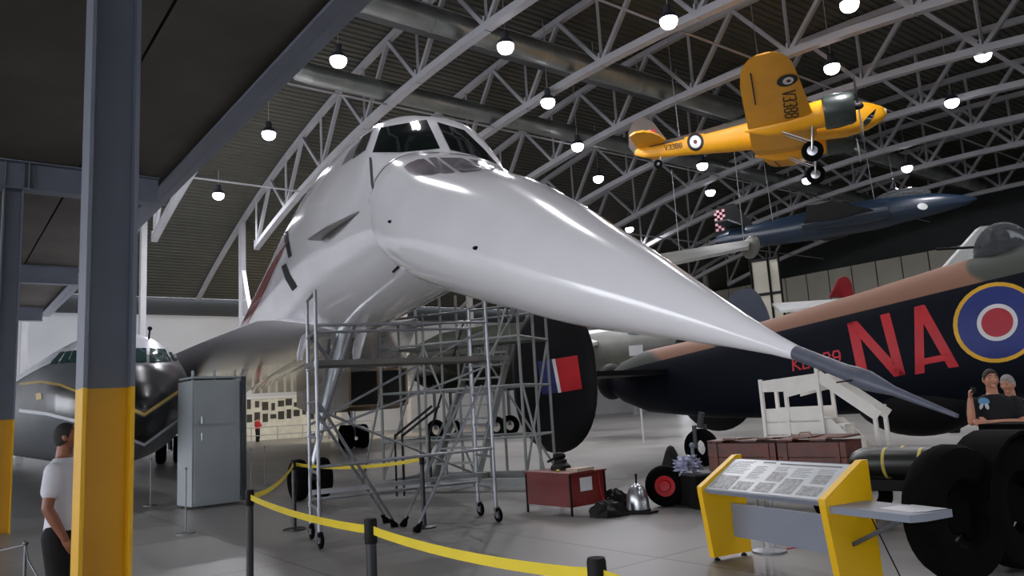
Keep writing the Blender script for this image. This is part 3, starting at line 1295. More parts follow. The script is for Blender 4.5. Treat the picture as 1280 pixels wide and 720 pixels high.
# wings with dihedral
for sg in (-1, 1):
    mb = MB(TO)
    rg = []
    for f, le, te in ((0, 2.55, -.15), (.25, 2.5, -.05), (.5, 2.32, .03), (.75, 2.12, .13), (.88, 2.0, .28), (.94, 1.86, .45), (.98, 1.66, .65), (1.0, 1.4, .85)):
        y = sg*(f*8.1)
        z = -.78+f*8.1*.125
        c_ = le-te
        t = max(.03, .17*c_*(1-.35*f))/2*.9
        sec = [V((te, y, z)), V((te+c_*.3, y, z-t*.6)), V((te+c_*.65, y, z-t*.8)), V((te+c_*.92, y, z-t*.5)), V((le, y, z)), V((te+c_*.92, y, z+t)), V((te+c_*.65, y, z+t*1.3)), V((te+c_*.3, y, z+t))]
        rg.append(sec)
    mb.loft(rg)
    wo = mb.build('wing', m_oy, ox, ang=30)
    if sg < 0:
        wbv = mb.bvh()
    # aileron gap
    mb = MB(TO)
    mb.bar(V((.50, sg*4.6, -.29)), V((.62, sg*7.1, .03)), .05, .02)
    mb.build('aileron_gap', m_blk, wo)
    # nacelle, cowling, propeller
    ny = sg*2.15
    nzl = -.42
    mb = MB(TO)
    mb.loft([[V((x, ny+r*math.cos(2*PI*k/20), nzl+z0+r*math.sin(2*PI*k/20))) for k in range(20)] for x, r, z0 in ((-.2, .06, -.05), (.6, .34, -.12), (1.6, .5, -.08), (2.9, .55, 0))])
    mb.build('nacelle', m_oy, ox)
    mb = MB(TO)
    mb.loft([[V((x, ny+r*math.cos(2*PI*k/28), nzl+r*math.sin(2*PI*k/28))) for k in range(28)] for x, r in ((2.85, .60), (2.9, .66), (3.3, .68), (3.85, .64), (3.98, .56), (3.9, .45), (3.6, .42))])
    mb.build('engine_cowling', m_eng, ox)
    mb = MB(TO)
    mb.sph(V((4.12, ny, nzl)), (.2, .14, .14))
    pp = mb.build('propeller_hub', m_blk, ox)
    for a in (78, 258):
        mb = MB(TO)
        d = V((0, math.cos(R(a)), math.sin(R(a))))
        e = V((.35, -math.sin(R(a)), math.cos(R(a)))).normalized()
        rg = []
        for r, wdt in ((.08, .06), (.3, .09), (.6, .13), (1.0, .12), (1.35, .05)):
            p = V((4.12, ny, nzl))+d*r
            rg.append([p-e*wdt, p+V((.02, 0, 0)), p+e*wdt, p-V((.02, 0, 0))])
        mb.loft(rg)
        mb.build('propeller_blade', m_blk, pp)
    # undercarriage
    wy, wx, wz = ny, 2.25, -1.85
    mb = MB(TO)
    for q in (-.24, .24):
        mb.tube(V((2.4, wy+q, nzl-.3)), V((wx, wy+q, wz)), .045)
        mb.tube(V((.9, wy+q*.8, nzl-.25)), V((wx, wy+q, wz+.35)), .03)
    mb.tube(V((wx, wy-.26, wz)), V((wx, wy+.26, wz)), .05)
    mb.build('undercarriage_leg', m_chrome, ox)
    mb = MB(TO)
    mb.wheel(V((wx, wy, wz)), V((0, 1, 0)), .42, .28, .45)
    t_ = mb.build('main_wheel', m_rub, ox)
    mb = MB(TO)
    mb.lathe([(.04, -.13), (.2, -.11), (.2, .11), (.04, .13)], V((wx, wy, wz)), V((0, 1, 0)))
    mb.build('wheel_hub', m_chrome, t_)
    # tailplane half
    mb = MB(TO)
    pts = [(-3.9, .1), (-3.75, .5), (-3.85, 1.3), (-4.05, 2.0), (-4.35, 2.35), (-4.7, 2.4), (-5.0, 2.1), (-5.1, 1.2), (-5.15, .1)]
    mb.prism([V((x, sg*y, .32)) for x, y in pts], V((0, 0, .09)))
    mb.build('tailplane', m_oy, ox, smooth=False)
mb = MB(TO)
pts = [(-3.7, .35), (-3.95, .8), (-4.3, 1.45), (-4.75, 1.78), (-5.2, 1.7), (-5.5, 1.2), (-5.55, .5), (-5.35, .15), (-4.5, .2)]
mb.prism([V((x, -.05, z)) for x, z in pts], V((0, .1, 0)))
mb.build('tail_fin', m_camo, ox, smooth=False)
fbv = mb.bvh()
decal('fin_flash', [[(803, 164), (807, 163.5), (809, 175), (805, 176)]], fbv, m_bl, ox, off=.02)
decal('fin_flash', [[(807, 163.5), (813, 162.5), (817, 176.5), (809, 175.5)]], fbv, m_wh, ox, off=.02)
decal('fin_flash', [[(813, 162.5), (819, 161.5), (822, 176), (817, 176.5)]], fbv, m_rd, ox, off=.02)
decal('roundel', [ell(869.5, 177.5, 14.5, 14.5)], obv, m_oy, ox, off=.02)
decal('roundel', [ell(869.5, 177.5, 10.5, 11)], obv, m_blk, ox, off=.03)
decal('roundel', [ell(869.5, 177.5, 7, 7.5)], obv, m_wh, ox, off=.04)
decal('roundel', [ell(869.5, 177.5, 2.3, 2.5)], obv, M('roundel_dot', (90, 24, 50)), ox, off=.05)
decal('serial_number', text_polys('V3388', (831, 182.5), (3.2, -.6), (.6, 5.6), .4, .16), obv, m_blk, ox, off=.025, maxlen=20)
decal('roundel', [ell(984, 100, 13.5, 7.2, -.28)], wbv, m_blk, ox, off=.02)
decal('roundel', [ell(985, 100, 7, 4.4, -.28)], wbv, m_wh, ox, off=.03)
decal('roundel', [ell(985.5, 100, 3, 1.9, -.28)], wbv, M('roundel_dot', (90, 24, 50)), ox, off=.04)
decal('serial_number', text_polys('V3388', (994, 112.5), (.6, 4.9), (-16, 2.4), .42, .09), wbv, m_blk, ox, off=.02, maxlen=20)
decal('nose_glazing', [[(1079, 152), (1086, 144), (1095, 136), (1092, 145), (1086, 154), (1080, 158)]], obv, m_glassd, ox, off=.02)
mb = MB(TO)
mb.wheel(V((-4.3, 0, -.55)), V((0, 1, 0)), .2, .12, .4)
t_ = mb.build('tail_wheel', m_rub, ox)
mb = MB(TO)
mb.tube(V((-4.1, 0, -.2)), V((-4.3, .1, -.55)), .05)
mb.build('tail_wheel_fork', m_chrome, t_)
for x in (.6, -3.2):
    mb = MB(TO)
    mb.tube(V((x, 0, .7 if x > 0 else .4)), V((x, 0, 6.2)), .018, n=5)
    mb.build('suspension_cable', m_grey, ox)

# ================================================================== dark blue jet hung further back
jc = at(1045, 277, 44)
TJ = lframe(jc, 180-64, 2.0, 0)
m_jet = M('jet_blue', (28, 42, 58), rough=.3, var=.15, scale=.6)
m_jetd = M('jet_under', (30, 36, 33), rough=.45, var=.2)
jt = thing('jet_aircraft', 'dark blue jet with chequered tail fin, hung in the roof beyond the yellow aircraft', 'aircraft', jc)
mb = MB(TJ)
JF = ((-7, .1, .25, .3), (-6, .1, .5, .55), (-4, 0, .7, .75), (-1, 0, .85, .9), (2, 0, .85, .9), (4, .05, .7, .75), (5.5, 0, .5, .55), (6.6, -.1, .28, .3), (7.2, -.12, .05, .05))
mb.loft([[V((x, a*math.cos(2*PI*k/24), zc+b*math.sin(2*PI*k/24))) for k in range(24)] for x, zc, a, b in JF])
mb.build('fuselage', m_jet, jt)
jbv = mb.bvh()
mb = MB(TJ)
mb.sph(V((3.6, 0, .72)), (1.5, .42, .5))
mb.build('canopy', m_dome, jt)
for sg in (-1, 1):
    mb = MB(TJ)
    rg = []
    for f, le, te in ((0, 2.6, -1.8), (.3, 2.0, -1.6), (.7, .9, -1.3), (1, .1, -1.1)):
        y, z = sg*(.5+f*5.2), -.15+f*.15
        rg.append([V((te, y, z)), V(((le+te)/2, y, z-.16+.1*f)), V((le, y, z)), V(((le+te)/2, y, z+.2-.1*f))])
    mb.loft(rg)
    mb.build('wing', m_jetd, jt, ang=60)
    mb = MB(TJ)
    mb.lathe([(.30, -3.4), (.5, -1.5), (.56, 0), (.5, 1.2), (.42, 1.25)], V((1.6, sg*1.25, -.1)), TJ.to_3x3().inverted() @ (TJ.to_3x3() @ V((1, 0, 0))))
    mb.build('engine_nacelle', m_jet, jt)
    mb = MB(TJ)
    mb.prism([V((-6.2, sg*.1, .7)), V((-5.2, sg*.1, .7)), V((-5.8, sg*2.2, .8)), V((-6.5, sg*2.2, .8))], V((0, 0, .1)))
    mb.build('tailplane', m_jetd, jt, smooth=False)
mb = MB(TJ)
mb.prism([V((-4.6, -.06, .6)), V((-5.6, -.06, 2.3)), V((-6.7, -.06, 2.3)), V((-7.1, -.06, .4))], V((0, .12, 0)))
mb.build('tail_fin', m_night, jt, smooth=False)
jfb = mb.bvh()
m_pink = M('chequer_pink', (214, 150, 160), rough=.5)
fx, fz = -6.0, 1.5
q4 = []
for i in range(4):
    for j in range(8):
        if (i+j) % 2 == 0:
            x0, z0 = -6.85+i*.17, .78+j*.17
            q4.append((x0, z0))
mb = MB(TJ)
for x0, z0 in q4:
    mb.box(V((x0, -.07, z0)), (.16, .02, .16))
mb.build('chequer_marking', m_pink, jt, smooth=False)
decal('white_emblem', [ell(1153, 258, 6.5, 4, .1)], jbv, m_wh, jt, off=.03)
for x in (2.2, -3.5):
    mb = MB(TJ)
    mb.tube(V((x, 0, .6)), V((x, 0, 6.5)), .02, n=5)
    mb.build('suspension_cable', m_grey, jt)

# ================================================================== airliner nose on the left
cc = at(182, 508, 15.0)
aC = R(38)
Cd = V((math.sin(aC), -math.cos(aC), 0))
Cs = V((-math.cos(aC), -math.sin(aC), 0))
cz0 = 2.25
CO = V((cc.x, cc.y, 0))


def CC(x, y, z):     # x metres back from the nose tip
    return CO - Cd*x + Cs*y + V((0, 0, z))


CT = [(0, 1.95, .02, .02, .02), (.06, 1.95, .24, .24, .26), (.25, 1.97, .52, .50, .52), (.6, 2.02, .84, .82, .80), (1.1, 2.1, 1.12, 1.04, 1.02), (1.7, 2.18, 1.32, 1.20, 1.2), (2.3, 2.24, 1.44, 1.46, 1.36), (3.2, 2.27, 1.52, 1.56, 1.48), (5, 2.3, 1.56, 1.58, 1.56), (30, 2.3, 1.56, 1.58, 1.56)]
com = thing('silver_airliner', 'silver-grey airliner nose with black and gold chevron, white top, behind the nearest column', 'aircraft', CC(6, 0, 0))
cm = MB()
cxs = [0, .03, .06, .12, .25, .4, .6, .85, 1.1, 1.4, 1.7, 2, 2.3, 2.7, 3.2, 4, 5, 7, 10, 15, 22, 30]


def csec(x, gr=0):
    zc, a, up_2, dn_2 = interp(CT, x)
    return [CC(x, (a+gr)*math.cos(2*PI*k/48), zc+((up_2 if math.sin(2*PI*k/48) > 0 else dn_2)+gr)*math.sin(2*PI*k/48)) for k in range(48)]


cm.loft([csec(x) for x in cxs])
m_sil = M('airliner_silver', (96, 100, 104), rough=.35, metal=.2, var=.12, scale=.7)
cm.build('fuselage', m_sil, com, ang=60)
cbv = cm.bvh()
m_ctop = M('airliner_white_top', (222, 224, 232), rough=.25, coat=.3, var=.03)
m_cblk = M('airliner_black', (8, 9, 11), rough=.3, coat=.15)
m_gold = M('gold_line', (188, 158, 84), rough=.35, metal=.4)
# white roof shell following the fuselage (above the window line)
mb = MB()
rg = []
for x in [.9+.1*k for k in range(20)]+[3, 4, 6, 9, 15, 22, 30]:
    s = csec(x, .012)
    zc = interp(CT, x)[0]
    lo = max(2.80, 3.12-.0*x)
    # arc from one side to the other above z=lo
    pts = [p for p in s[0:25]]
    arc = []
    zc, a, upx, dnx = interp(CT, x)
    hh = (lo-zc)/(upx+.012)
    if hh >= .98:
        continue
    th0 = math.asin(hh)
    for k in range(17):
        th = th0+(PI-2*th0)*k/16
        arc.append(CC(x, (a+.012)*math.cos(th), zc+(upx+.012)*math.sin(th)))
    rg.append(arc)
mb.loft(rg, caps=False, closed=False)
wt = mb.build('white_roof', m_ctop, com)
cb2 = mb.bvh()
allc = MB()
allc.add(cm.v, cm.f)
allc.add(mb.v, mb.f)
acb = allc.bvh()
for poly in ([(163, 436), (183, 436), (183, 453), (163, 453)], [(187, 436), (206, 437), (213, 452), (187, 453)], [(208, 437), (213, 438), (224, 451), (217, 451)],
             [(83, 440), (90, 439), (84, 454), (75, 455)], [(92, 439), (102, 438), (97, 454), (86, 454)], [(76, 441), (81, 440), (71, 455), (63, 456)]):
    decal('cockpit_window', [poly], acb, M('airliner_window', (38, 66, 66), rough=.08, spec=.8), com, off=.02)
decal('black_nose_panel', [[(26, 482), (52, 479), (76, 483), (104, 494), (104, 524), (60, 515), (25, 510)]], acb, m_cblk, com, off=.015)
decal('black_nose_panel', [[(120, 456), (160, 457), (215, 457), (232, 466), (238, 477), (180, 516), (120, 488)]], acb, m_cblk, com, off=.015)
decal('black_nose_panel', [[(120, 494), (180, 522), (240, 482), (242, 507), (180, 552), (120, 528)]], acb, m_cblk, com, off=.015)
decal('gold_chevron', [[(120, 488), (180, 516), (238, 477), (239, 480), (180, 520), (120, 492)]], acb, m_gold, com, off=.022)
decal('gold_chevron', [[(25, 479), (52, 476), (78, 480), (104, 491), (104, 494), (76, 483), (52, 479), (26, 482)]], acb, m_gold, com, off=.022)
decal('silver_line', [[(120, 528), (180, 553), (242, 508), (242, 511), (180, 557), (120, 532)]], acb, M('line_pale', (200, 204, 210)), com, off=.022)
decal('silver_line', [[(25, 511), (60, 515), (104, 526), (104, 530), (60, 519), (25, 515)]], acb, M('line_pale', (200, 204, 210)), com, off=.022)
decal('gold_crest', [[(46, 492), (53, 491), (54, 499), (47, 500)]], acb, m_gold, com, off=.025)
# nose undercarriage in shade, wipers
gq = CC(4.5, 0, 0)
mb = MB()
mb.tube(gq+V((0, 0, .4)), gq+V((0, 0, 1.2)), .08)
lg = mb.build('nose_gear_leg', m_bracket, com)
for q in (-.25, .25):
    mb = MB()
    mb.wheel(gq+Cs*q+V((0, 0, .4)), Cs, .4, .25, .5)
    mb.build('nose_wheel', m_rub, com)
hd = at(207, 437, 15.9)
mb = MB()
h_, n_1 = onf(186, 424, acb)
if h_:
    mb.tube(h_, h_+V((.02, 0, .22)), .02)
    mb.sph(h_+V((.02, 0, .24)), .05)
mb.build('roof_aerial', m_black, com)

# ================================================================== tall grey steel enclosure under the wing
b0_, b1_ = atz(240, 637, 0), atz(308, 628, 0)
wv = (b1_-b0_)
ln = wv.length
wv.normalize()
dv = V((-wv.y, wv.x, 0))
m_lock = M('locker_grey', (150, 157, 160), rough=.45, var=.08, scale=.8)
lk = thing('steel_enclosure', 'tall grey steel cabinet under the white wing beside the silver airliner nose', 'cabinet', (b0_+b1_)/2+dv*.4)
Hh = 2.42
mb = MB()
mb.bar(b0_+dv*.42+V((0, 0, Hh/2+.04)), b1_+dv*.42+V((0, 0, Hh/2+.04)), .8, Hh)
mb.bar(b0_+dv*.42+V((0, 0, Hh+.1)), b1_+dv*.42+V((0, 0, Hh+.1)), .7, .04)
for q in (.1, .5, .9):
    mb.tube(b0_.lerp(b1_, q)+dv*.3+V((0, 0, Hh)), b0_.lerp(b1_, q)+dv*.3+V((0, 0, Hh+.25)), .03)
mb.build('body', m_lock, lk, smooth=False)
for z0, z1, nm in ((.10, 1.55, 'door'), (1.60, Hh-.02, 'door')):
    mb = MB()
    mb.bar(b0_+wv*.04+V((0, 0, (z0+z1)/2)), b1_-wv*.14+V((0, 0, (z0+z1)/2)), .03, z1-z0)
    d_ = mb.build(nm, m_lock, lk, smooth=False)
    mb = MB()
    q = b0_+wv*.16-dv*.03+V((0, 0, z1-.12 if z0 < 1 else z0+.15))
    mb.bar(q, q-V((0, 0, .14)), .03, .03, wv)
    mb.build('handle', m_chrome, d_)
mb = MB()
mb.bar(b1_-wv*.06-dv*.03+V((0, 0, .05)), b1_-wv*.06-dv*.03+V((0, 0, Hh+.1)), .05, .08, wv)
mb.build('corner_post', m_bracket, lk, smooth=False)

# ================================================================== belt barriers
m_belt = M('belt_yellow', (232, 206, 40), rough=.6, var=.05, scale=4)
m_postb = M('post_black', (18, 19, 24), rough=.4, var=.2)
PT = {}
plist = [('a', (312, 612), 'black belt barrier post nearest the man in the white T-shirt, where the yellow belt turns'),
         ('b', (463, 648), 'black belt barrier post in front of the scaffold outriggers'),
         ('c', (745, 697), 'nearest black belt barrier post at the bottom edge, below the needle nose'),
         ('d', (367, 575), 'black belt barrier post close beside the left scaffold legs'),
         ('e', (527, 568), 'farther black belt barrier post amid the access gantry stairs')]
for kk, (x, y), lab in plist:
    P = atz(x, y, 1.0)
    b = V((P.x, P.y, 0))
    PT[kk] = b
    t = thing('barrier_post', lab, 'barrier post', b, 0, 'black belt barrier posts')
    mb = MB()
    mb.lathe([(.165, 0), (.165, .018), (.14, .03), (.035, .045)], b, (0, 0, 1), n=24)
    mb.build('base_plate', m_postb, t)
    mb = MB()
    mb.lathe([(.031, .03), (.031, .90)], b, (0, 0, 1), n=16)
    mb.build('pole', m_postb, t)
    mb = MB()
    mb.lathe([(.036, .86), (.038, .87), (.038, .985), (.034, 1.0)], b, (0, 0, 1), n=16)
    mb.build('belt_cassette', m_black, t)
c2 = PT['c'] + (PT['c']-PT['b'])*1.0
blist = [('a', 'b', 0, 'yellow barrier belt from the left turning post to the middle post'), ('b', 'c', 0, 'yellow barrier belt running from the middle post to the nearest post'),
         ('a', 'd', .05, 'yellow barrier belt going back from the turning post to the scaffold'), ('d', 'e', .04, 'yellow barrier belt passing behind the scaffold legs'), ('c', None, 0, 'yellow barrier belt leaving the picture at the bottom')]
for a, b, sg, lab in blist:
    p, q = PT[a], (PT[b] if b else c2)
    mb = MB()
    d = (q-p).normalized()
    n_1 = V((-d.y, d.x, 0))*.0012
    rg = []
    for k in range(15):
        f = k/14
        c = p.lerp(q, f)+d*(.036 if k == 0 else -.036 if k == 14 else 0)+V((0, 0, .935-4*(.035+sg)*f*(1-f)))
        tw_ = .1*math.sin(PI*f)
        u_ = V((n_1.x*tw_*200, n_1.y*tw_*200, 1)).normalized()*.024
        rg.append([c-u_-n_1, c+u_-n_1, c+u_+n_1, c-u_+n_1])
    mb.loft(rg)
    tag(mb.build('barrier_belt', m_belt), lab, 'barrier belt', 'yellow barrier belts')
# thin wire barrier posts
m_thin = M('thin_post_grey', (120, 122, 126), rough=.4, metal=.5)
for (x, y), h, Yb, lab in (((32, 679), .8, None, 'thin grey wire barrier post between the two yellow columns'), ((232, 667), .95, 0, 'thin grey post standing on the floor left of the black turning post'),
                      ((188, 632), .95, 0, 'thin grey post under the silver airliner nose'), ((314, 614), .95, 0, 'thin grey post just behind the black turning post'),
                      ((331, 607), .95, 0, 'thin grey post on the open floor behind the yellow belt')):
    P = atz(x, y, h if Yb is None else 0)
    b = V((P.x, P.y, 0))
    t = thing('wire_barrier_post', lab, 'barrier post', b, 0, 'thin wire barrier posts')
    mb = MB()
    mb.tube(b+V((0, 0, .02)), b+V((0, 0, h)), .011)
    mb.sph(b+V((0, 0, h)), .02)
    mb.build('rod', m_thin, t)
    mb = MB()
    mb.lathe([(.14, 0), (.14, .012), (.03, .025)], b, (0, 0, 1))
    mb.build('foot_disc', m_thin, t)
    if Yb is None:
        wb = b
mb = MB()
q1 = atz(-30, 690, .75)
q2 = at(62, 702, wb.y-.9)
mb.path([q1, wb.lerp(q1, .5)+V((0, 0, .72-wb.z+0)) if False else wb+V((-.3, .0, .74)), wb+V((0, 0, .79)), wb+V((.12, -.15, .70)), wb+V((.35, -.4, .62)), wb+V((.8, -.8, .68))], .006, n=5)
tag(mb.build('barrier_wire', m_thin), 'thin sagging wire of the barrier at the lower left edge', 'wire')

# ================================================================== aluminium scaffold tower
m_alu = M('scaffold_aluminium', (150, 152, 158), rough=.35, metal=.55, var=.12, scale=4)
FL_, BL_, FR_, BR_ = V((-2.57, 9.79, 0)), V((-2.90, 10.60, 0)), V((-.41, 11.11, 0)), V((-.70, 11.85, 0))
sf = thing('scaffold_tower', 'wheeled aluminium scaffold tower under the drooped nose with slanted outriggers', 'scaffold', (FL_+BR_)/2)
zt_ = {0: 3.25, 1: 3.25, 2: 3.15, 3: 3.15}
for k, (p, x2) in enumerate(((FL_, 0), (BL_, 0), (FR_, 1), (BR_, 1))):
    mb = MB()
    mb.tube(p+V((0, 0, .26)), p+V((0, 0, zt_[k])), .024, n=12)
    for z in (.42, 1.35, 2.25):
        mb.tube(p+V((0, 0, z)), p+V((0, 0, z+.07)), .032, n=12)
    mb.build('leg', m_alu, sf)
    mb = MB()
    dv_ = V((.03, -.07, 0))
    mb.wheel(p+dv_+V((0, 0, .10)), (.85, .5, 0), .10, .045, .6, 20)
    cs = mb.build('castor_wheel', m_rub, sf)
    mb = MB()
    mb.tube(p+V((0, 0, .19)), p+V((0, 0, .30)), .03)
    mb.bar(p+V((-.03, 0, .2)), p+dv_+V((-.04, 0, .09)), .012, .05)
    mb.bar(p+V((.04, 0, .2)), p+dv_+V((.04, .02, .09)), .012, .05)
    mb.lathe([(.04, -.028), (.04, .028)], p+dv_+V((0, 0, .10)), (.85, .5, 0), n=12)
    mb.build('castor_fork', m_alu, cs)
for a, b in ((FL_, BL_), (FR_, BR_)):
    for z in (.45, .9, 1.35, 1.8, 2.25, 2.7, 3.14 if a is FR_ else 3.22):
        mb = MB()
        mb.tube(a+V((0, 0, z)), b+V((0, 0, z)), .02)
        mb.build('rung', m_alu, sf)
for a, b, za, zb, r in ((FL_, FR_, 2.78, 2.84, .022), (BL_, BR_, 2.78, 2.84, .022), (FL_, FR_, .98, 1.02, .022), (BL_, BR_, .50, .50, .022), (FL_, BR_, 1.7, .6, .018), (BL_, FR_, 1.35, 2.2, .018), (BL_, BR_, 1.5, 2.7, .018)):
    mb = MB()
    mb.tube(a+V((0, 0, za)), b+V((0, 0, zb)), r)
    mb.build('brace', m_alu, sf)
dW = (FR_-FL_).normalized()
mb = MB()
a_, b_2 = FL_.lerp(BL_, .5)-dW*.02, FR_.lerp(BR_, .5)+dW*.35
mb.bar(a_+V((0, 0, 2.30)), b_2+V((0, 0, 2.32)), .6, .07)
mb.build('platform_deck', M('platform_board', (104, 102, 98), rough=.6), sf, smooth=False)
mb = MB()
mb.bar(BL_.lerp(FL_, .3)+V((0, 0, .62)), BR_.lerp(FR_, .3)+V((0, 0, .62)), .10, .06)
mb.build('toe_board', m_alu, sf, smooth=False)
for tp, bt in (((584, 482), (503, 655)), ((602, 482), (520, 662)), ((399, 504), (494, 655)), ((399, 520), (484, 650))):
    B_ = atz(bt[0], bt[1], .04)
    T_ = at(tp[0], tp[1], (FR_ if tp[0] > 450 else FL_).y-.03 if bt[0] in (520, 494) else (BR_ if tp[0] > 450 else BL_).y-.03)
    mb = MB()
    mb.tube(T_, B_.lerp(T_, .04), .022)
    mid = B_.lerp(T_, .42)
    mb.tube(mid, mid+(T_-B_).normalized()*.06, .03)
    og = mb.build('outrigger', m_alu, sf)
    mb = MB()
    mb.lathe([(.055, 0), (.05, .05), (.028, .12), (.028, .16)], V((B_.x, B_.y, 0)), (T_-B_).normalized(), n=14)
    mb.build('rubber_foot', m_rub, og)

# ================================================================== access gantry with stairs behind the tower
G0, G1 = V((-2.9, 16.1, 0)), V((.05, 14.8, 0))      # front edge ends
gw = (G1-G0).normalized()
gd = V((-gw.y, gw.x, 0))
m_gan = M('gantry_grey', (128, 132, 130), rough=.5, var=.12, scale=2)
ga = thing('access_gantry', 'grey tubular access gantry with steps and handrails beneath the airliner cockpit', 'access platform', (G0+G1)/2+gd*1.2)


def GG(x, y, z):
    return G0+gw*x+gd*y+V((0, 0, z))


GL = (G1-G0).length
mb = MB()
for y in (0, 1.6):
    mb.bar(GG(-.1, y, .16), GG(GL+.3, y, .16), .12, .14)
for x in (0, GL*.5, GL+.2):
    mb.bar(GG(x, 0, .16), GG(x, 1.6, .16), .1, .12)
mb.build('base_frame', m_gan, ga, smooth=False)
for x in (0, GL*.33, GL*.66, GL):
    for y in (.05, .8, 1.55):
        mb = MB()
        mb.tube(GG(x, y, .2), GG(x, y, 4.15 if y > .1 else 3.6), .03)
        mb.build('upright', m_gan, ga)
for z in (1.0, 2.0, 2.95, 3.55):
    for y in (.05, 1.55):
        mb = MB()
        mb.tube(GG(0, y, z), GG(GL, y, z), .025)
        mb.build('rail', m_gan, ga)
    for x in (0, GL):
        mb = MB()
        mb.tube(GG(x, .05, z), GG(x, 1.55, z), .025)
        mb.build('rail', m_gan, ga)
for (x0, y0, z0, x1, y1, z1) in ((0, .05, .3, GL*.33, .05, 2.9), (GL*.33, .05, 2.9, GL*.66, .05, .3), (GL*.66, .05, 2.0, GL, .05, 3.5), (0, 1.55, .3, GL*.5, 1.55, 2.9), (GL*.5, 1.55, 2.9, GL, 1.55, .3),
                                 (GL, .05, .3, GL, 1.55, 2.9), (GL+.4, .1, .1, GL, .05, 2.1), (-.6, .1, .1, 0, .05, 2.1)):
    mb = MB()
    mb.tube(GG(x0, y0, z0), GG(x1, y1, z1), .024)
    mb.build('brace', m_gan, ga)
mb = MB()
mb.bar(GG(0, 1.15, 2.95), GG(GL, 1.15, 2.95), .75, .06)
mb.build('platform_deck', M('gantry_deck', (96, 98, 94), rough=.6), ga, smooth=False)
# stair flight climbing away from the viewer
sx0, sx1 = 1.45, 2.4
for x in (sx0, sx1):
    mb = MB()
    mb.bar(GG(x, -.5, .15), GG(x, 1.5, 2.9), .05, .2)
    mb.build('stair_stringer', m_gan, ga, smooth=False)
    mb = MB()
    mb.path([GG(x, -.5, .2), GG(x, -.5, 1.15), GG(x, 1.4, 3.8), GG(x, 1.5, 2.9)], .022)
    mb.build('handrail', m_black if x == sx0 else m_gan, ga)
for k in range(10):
    f = (k+.5)/10
    mb = MB()
    mb.bar(GG(sx0, -.5+2*f, .15+2.75*f), GG(sx1, -.5+2*f, .15+2.75*f), .22, .035)
    mb.build('stair_tread', m_gan, ga, smooth=False)
for y in (.25, .9):
    mb = MB()
    q0_, q1_ = at(490+y*14, 545, 14.2), at(536+y*14, 508, 15.2)
    mb.tube(q0_, q1_, .025)
    mb.tube(q0_, V((q0_.x, q0_.y, .1)), .02)
    mb.build('slanted_handrail', m_black, ga)

# ================================================================== information lectern
m_panel_y = M('lectern_yellow', (238, 186, 8), rough=.45, var=.03)
m_pg = M('lectern_grey', (132, 138, 152), rough=.45, var=.05)
m_wht = M('panel_white', (214, 216, 218), rough=.35, var=.03)
A0 = atz(886, 701, 0)
A0 = V((A0.x, A0.y, 0))
A1 = atz(935, 692, 0)
dd_ = V((A1.x-A0.x, A1.y-A0.y, 0)).normalized()         # front -> back
wd_v = V((dd_.y, -dd_.x, 0))                             # left -> right (towards viewer's right)
LW = 1.50
lc = thing('information_lectern', 'yellow and grey information lectern with a sloping picture panel and side shelf', 'lectern', A0+wd_v*LW/2+dd_*.26)


def LL(x, y, z):
    return A0+wd_v*x+dd_*y+V((0, 0, z))


DP = .50
for x0 in (0, LW):
    mb = MB()
    mb.prism([LL(x0, .02, .035), LL(x0, DP, .035), LL(x0, DP-.01, .98), LL(x0, DP-.08, .98), LL(x0, -.06, .71), LL(x0, -.06, .66)], wd_v*.065)
    so = mb.build('side_panel', m_panel_y, lc, smooth=False)
    for y in (.08, DP-.08):
        mb = MB()
        mb.lathe([(.03, 0), (.03, .012), (.012, .02), (.012, .04)], LL(x0+.033, y, 0), (0, 0, 1), n=12)
        mb.build('levelling_foot', m_black, so)
# sloping panel
sl0, sl1 = (-.03, .685), (DP-.10, .945)


def SP(x, f, h=0.0):
    y = sl0[0]+(sl1[0]-sl0[0])*f
    z = sl0[1]+(sl1[1]-sl0[1])*f
    nrm_y, nrm_z = -(sl1[1]-sl0[1]), (sl1[0]-sl0[0])
    l = math.hypot(nrm_y, nrm_z)
    return LL(x, y+nrm_y/l*h, z+nrm_z/l*h)


mb = MB()
mb.prism([SP(.066, 0, -.045), SP(LW-.001, 0, -.045), SP(LW-.001, 1, -.045), SP(.066, 1, -.045)], SP(0, 0, .0)-SP(0, 0, -.045))
dk = mb.build('display_board', m_pg, lc, smooth=False)
mb = MB()
mb.prism([SP(.08, .03, .001), SP(LW-.015, .03, .001), SP(LW-.015, .97, .001), SP(.08, .97, .001)], SP(0, 0, .003)-SP(0, 0, 0))
mb.build('printed_sheet', M('sheet_white', (196, 200, 202), rough=.3), dk, smooth=False)
m_ph = M('photo_print', (60, 62, 64), rough=.4, var=.9, scale=26, rgb2=(150, 152, 150))
m_txt = M('text_grey', (150, 154, 156), rough=.5)
m_dk = M('heading_dark', (50, 52, 54), rough=.5)


def sprect(x0, x1, f0, f1, mat, nm, h=.005):
    mb = MB()
    mb.prism([SP(x0, f0, h), SP(x1, f0, h), SP(x1, f1, h), SP(x0, f1, h)], SP(0, 0, .001)-SP(0, 0, 0))
    return mb.build(nm, mat, dk, smooth=False)


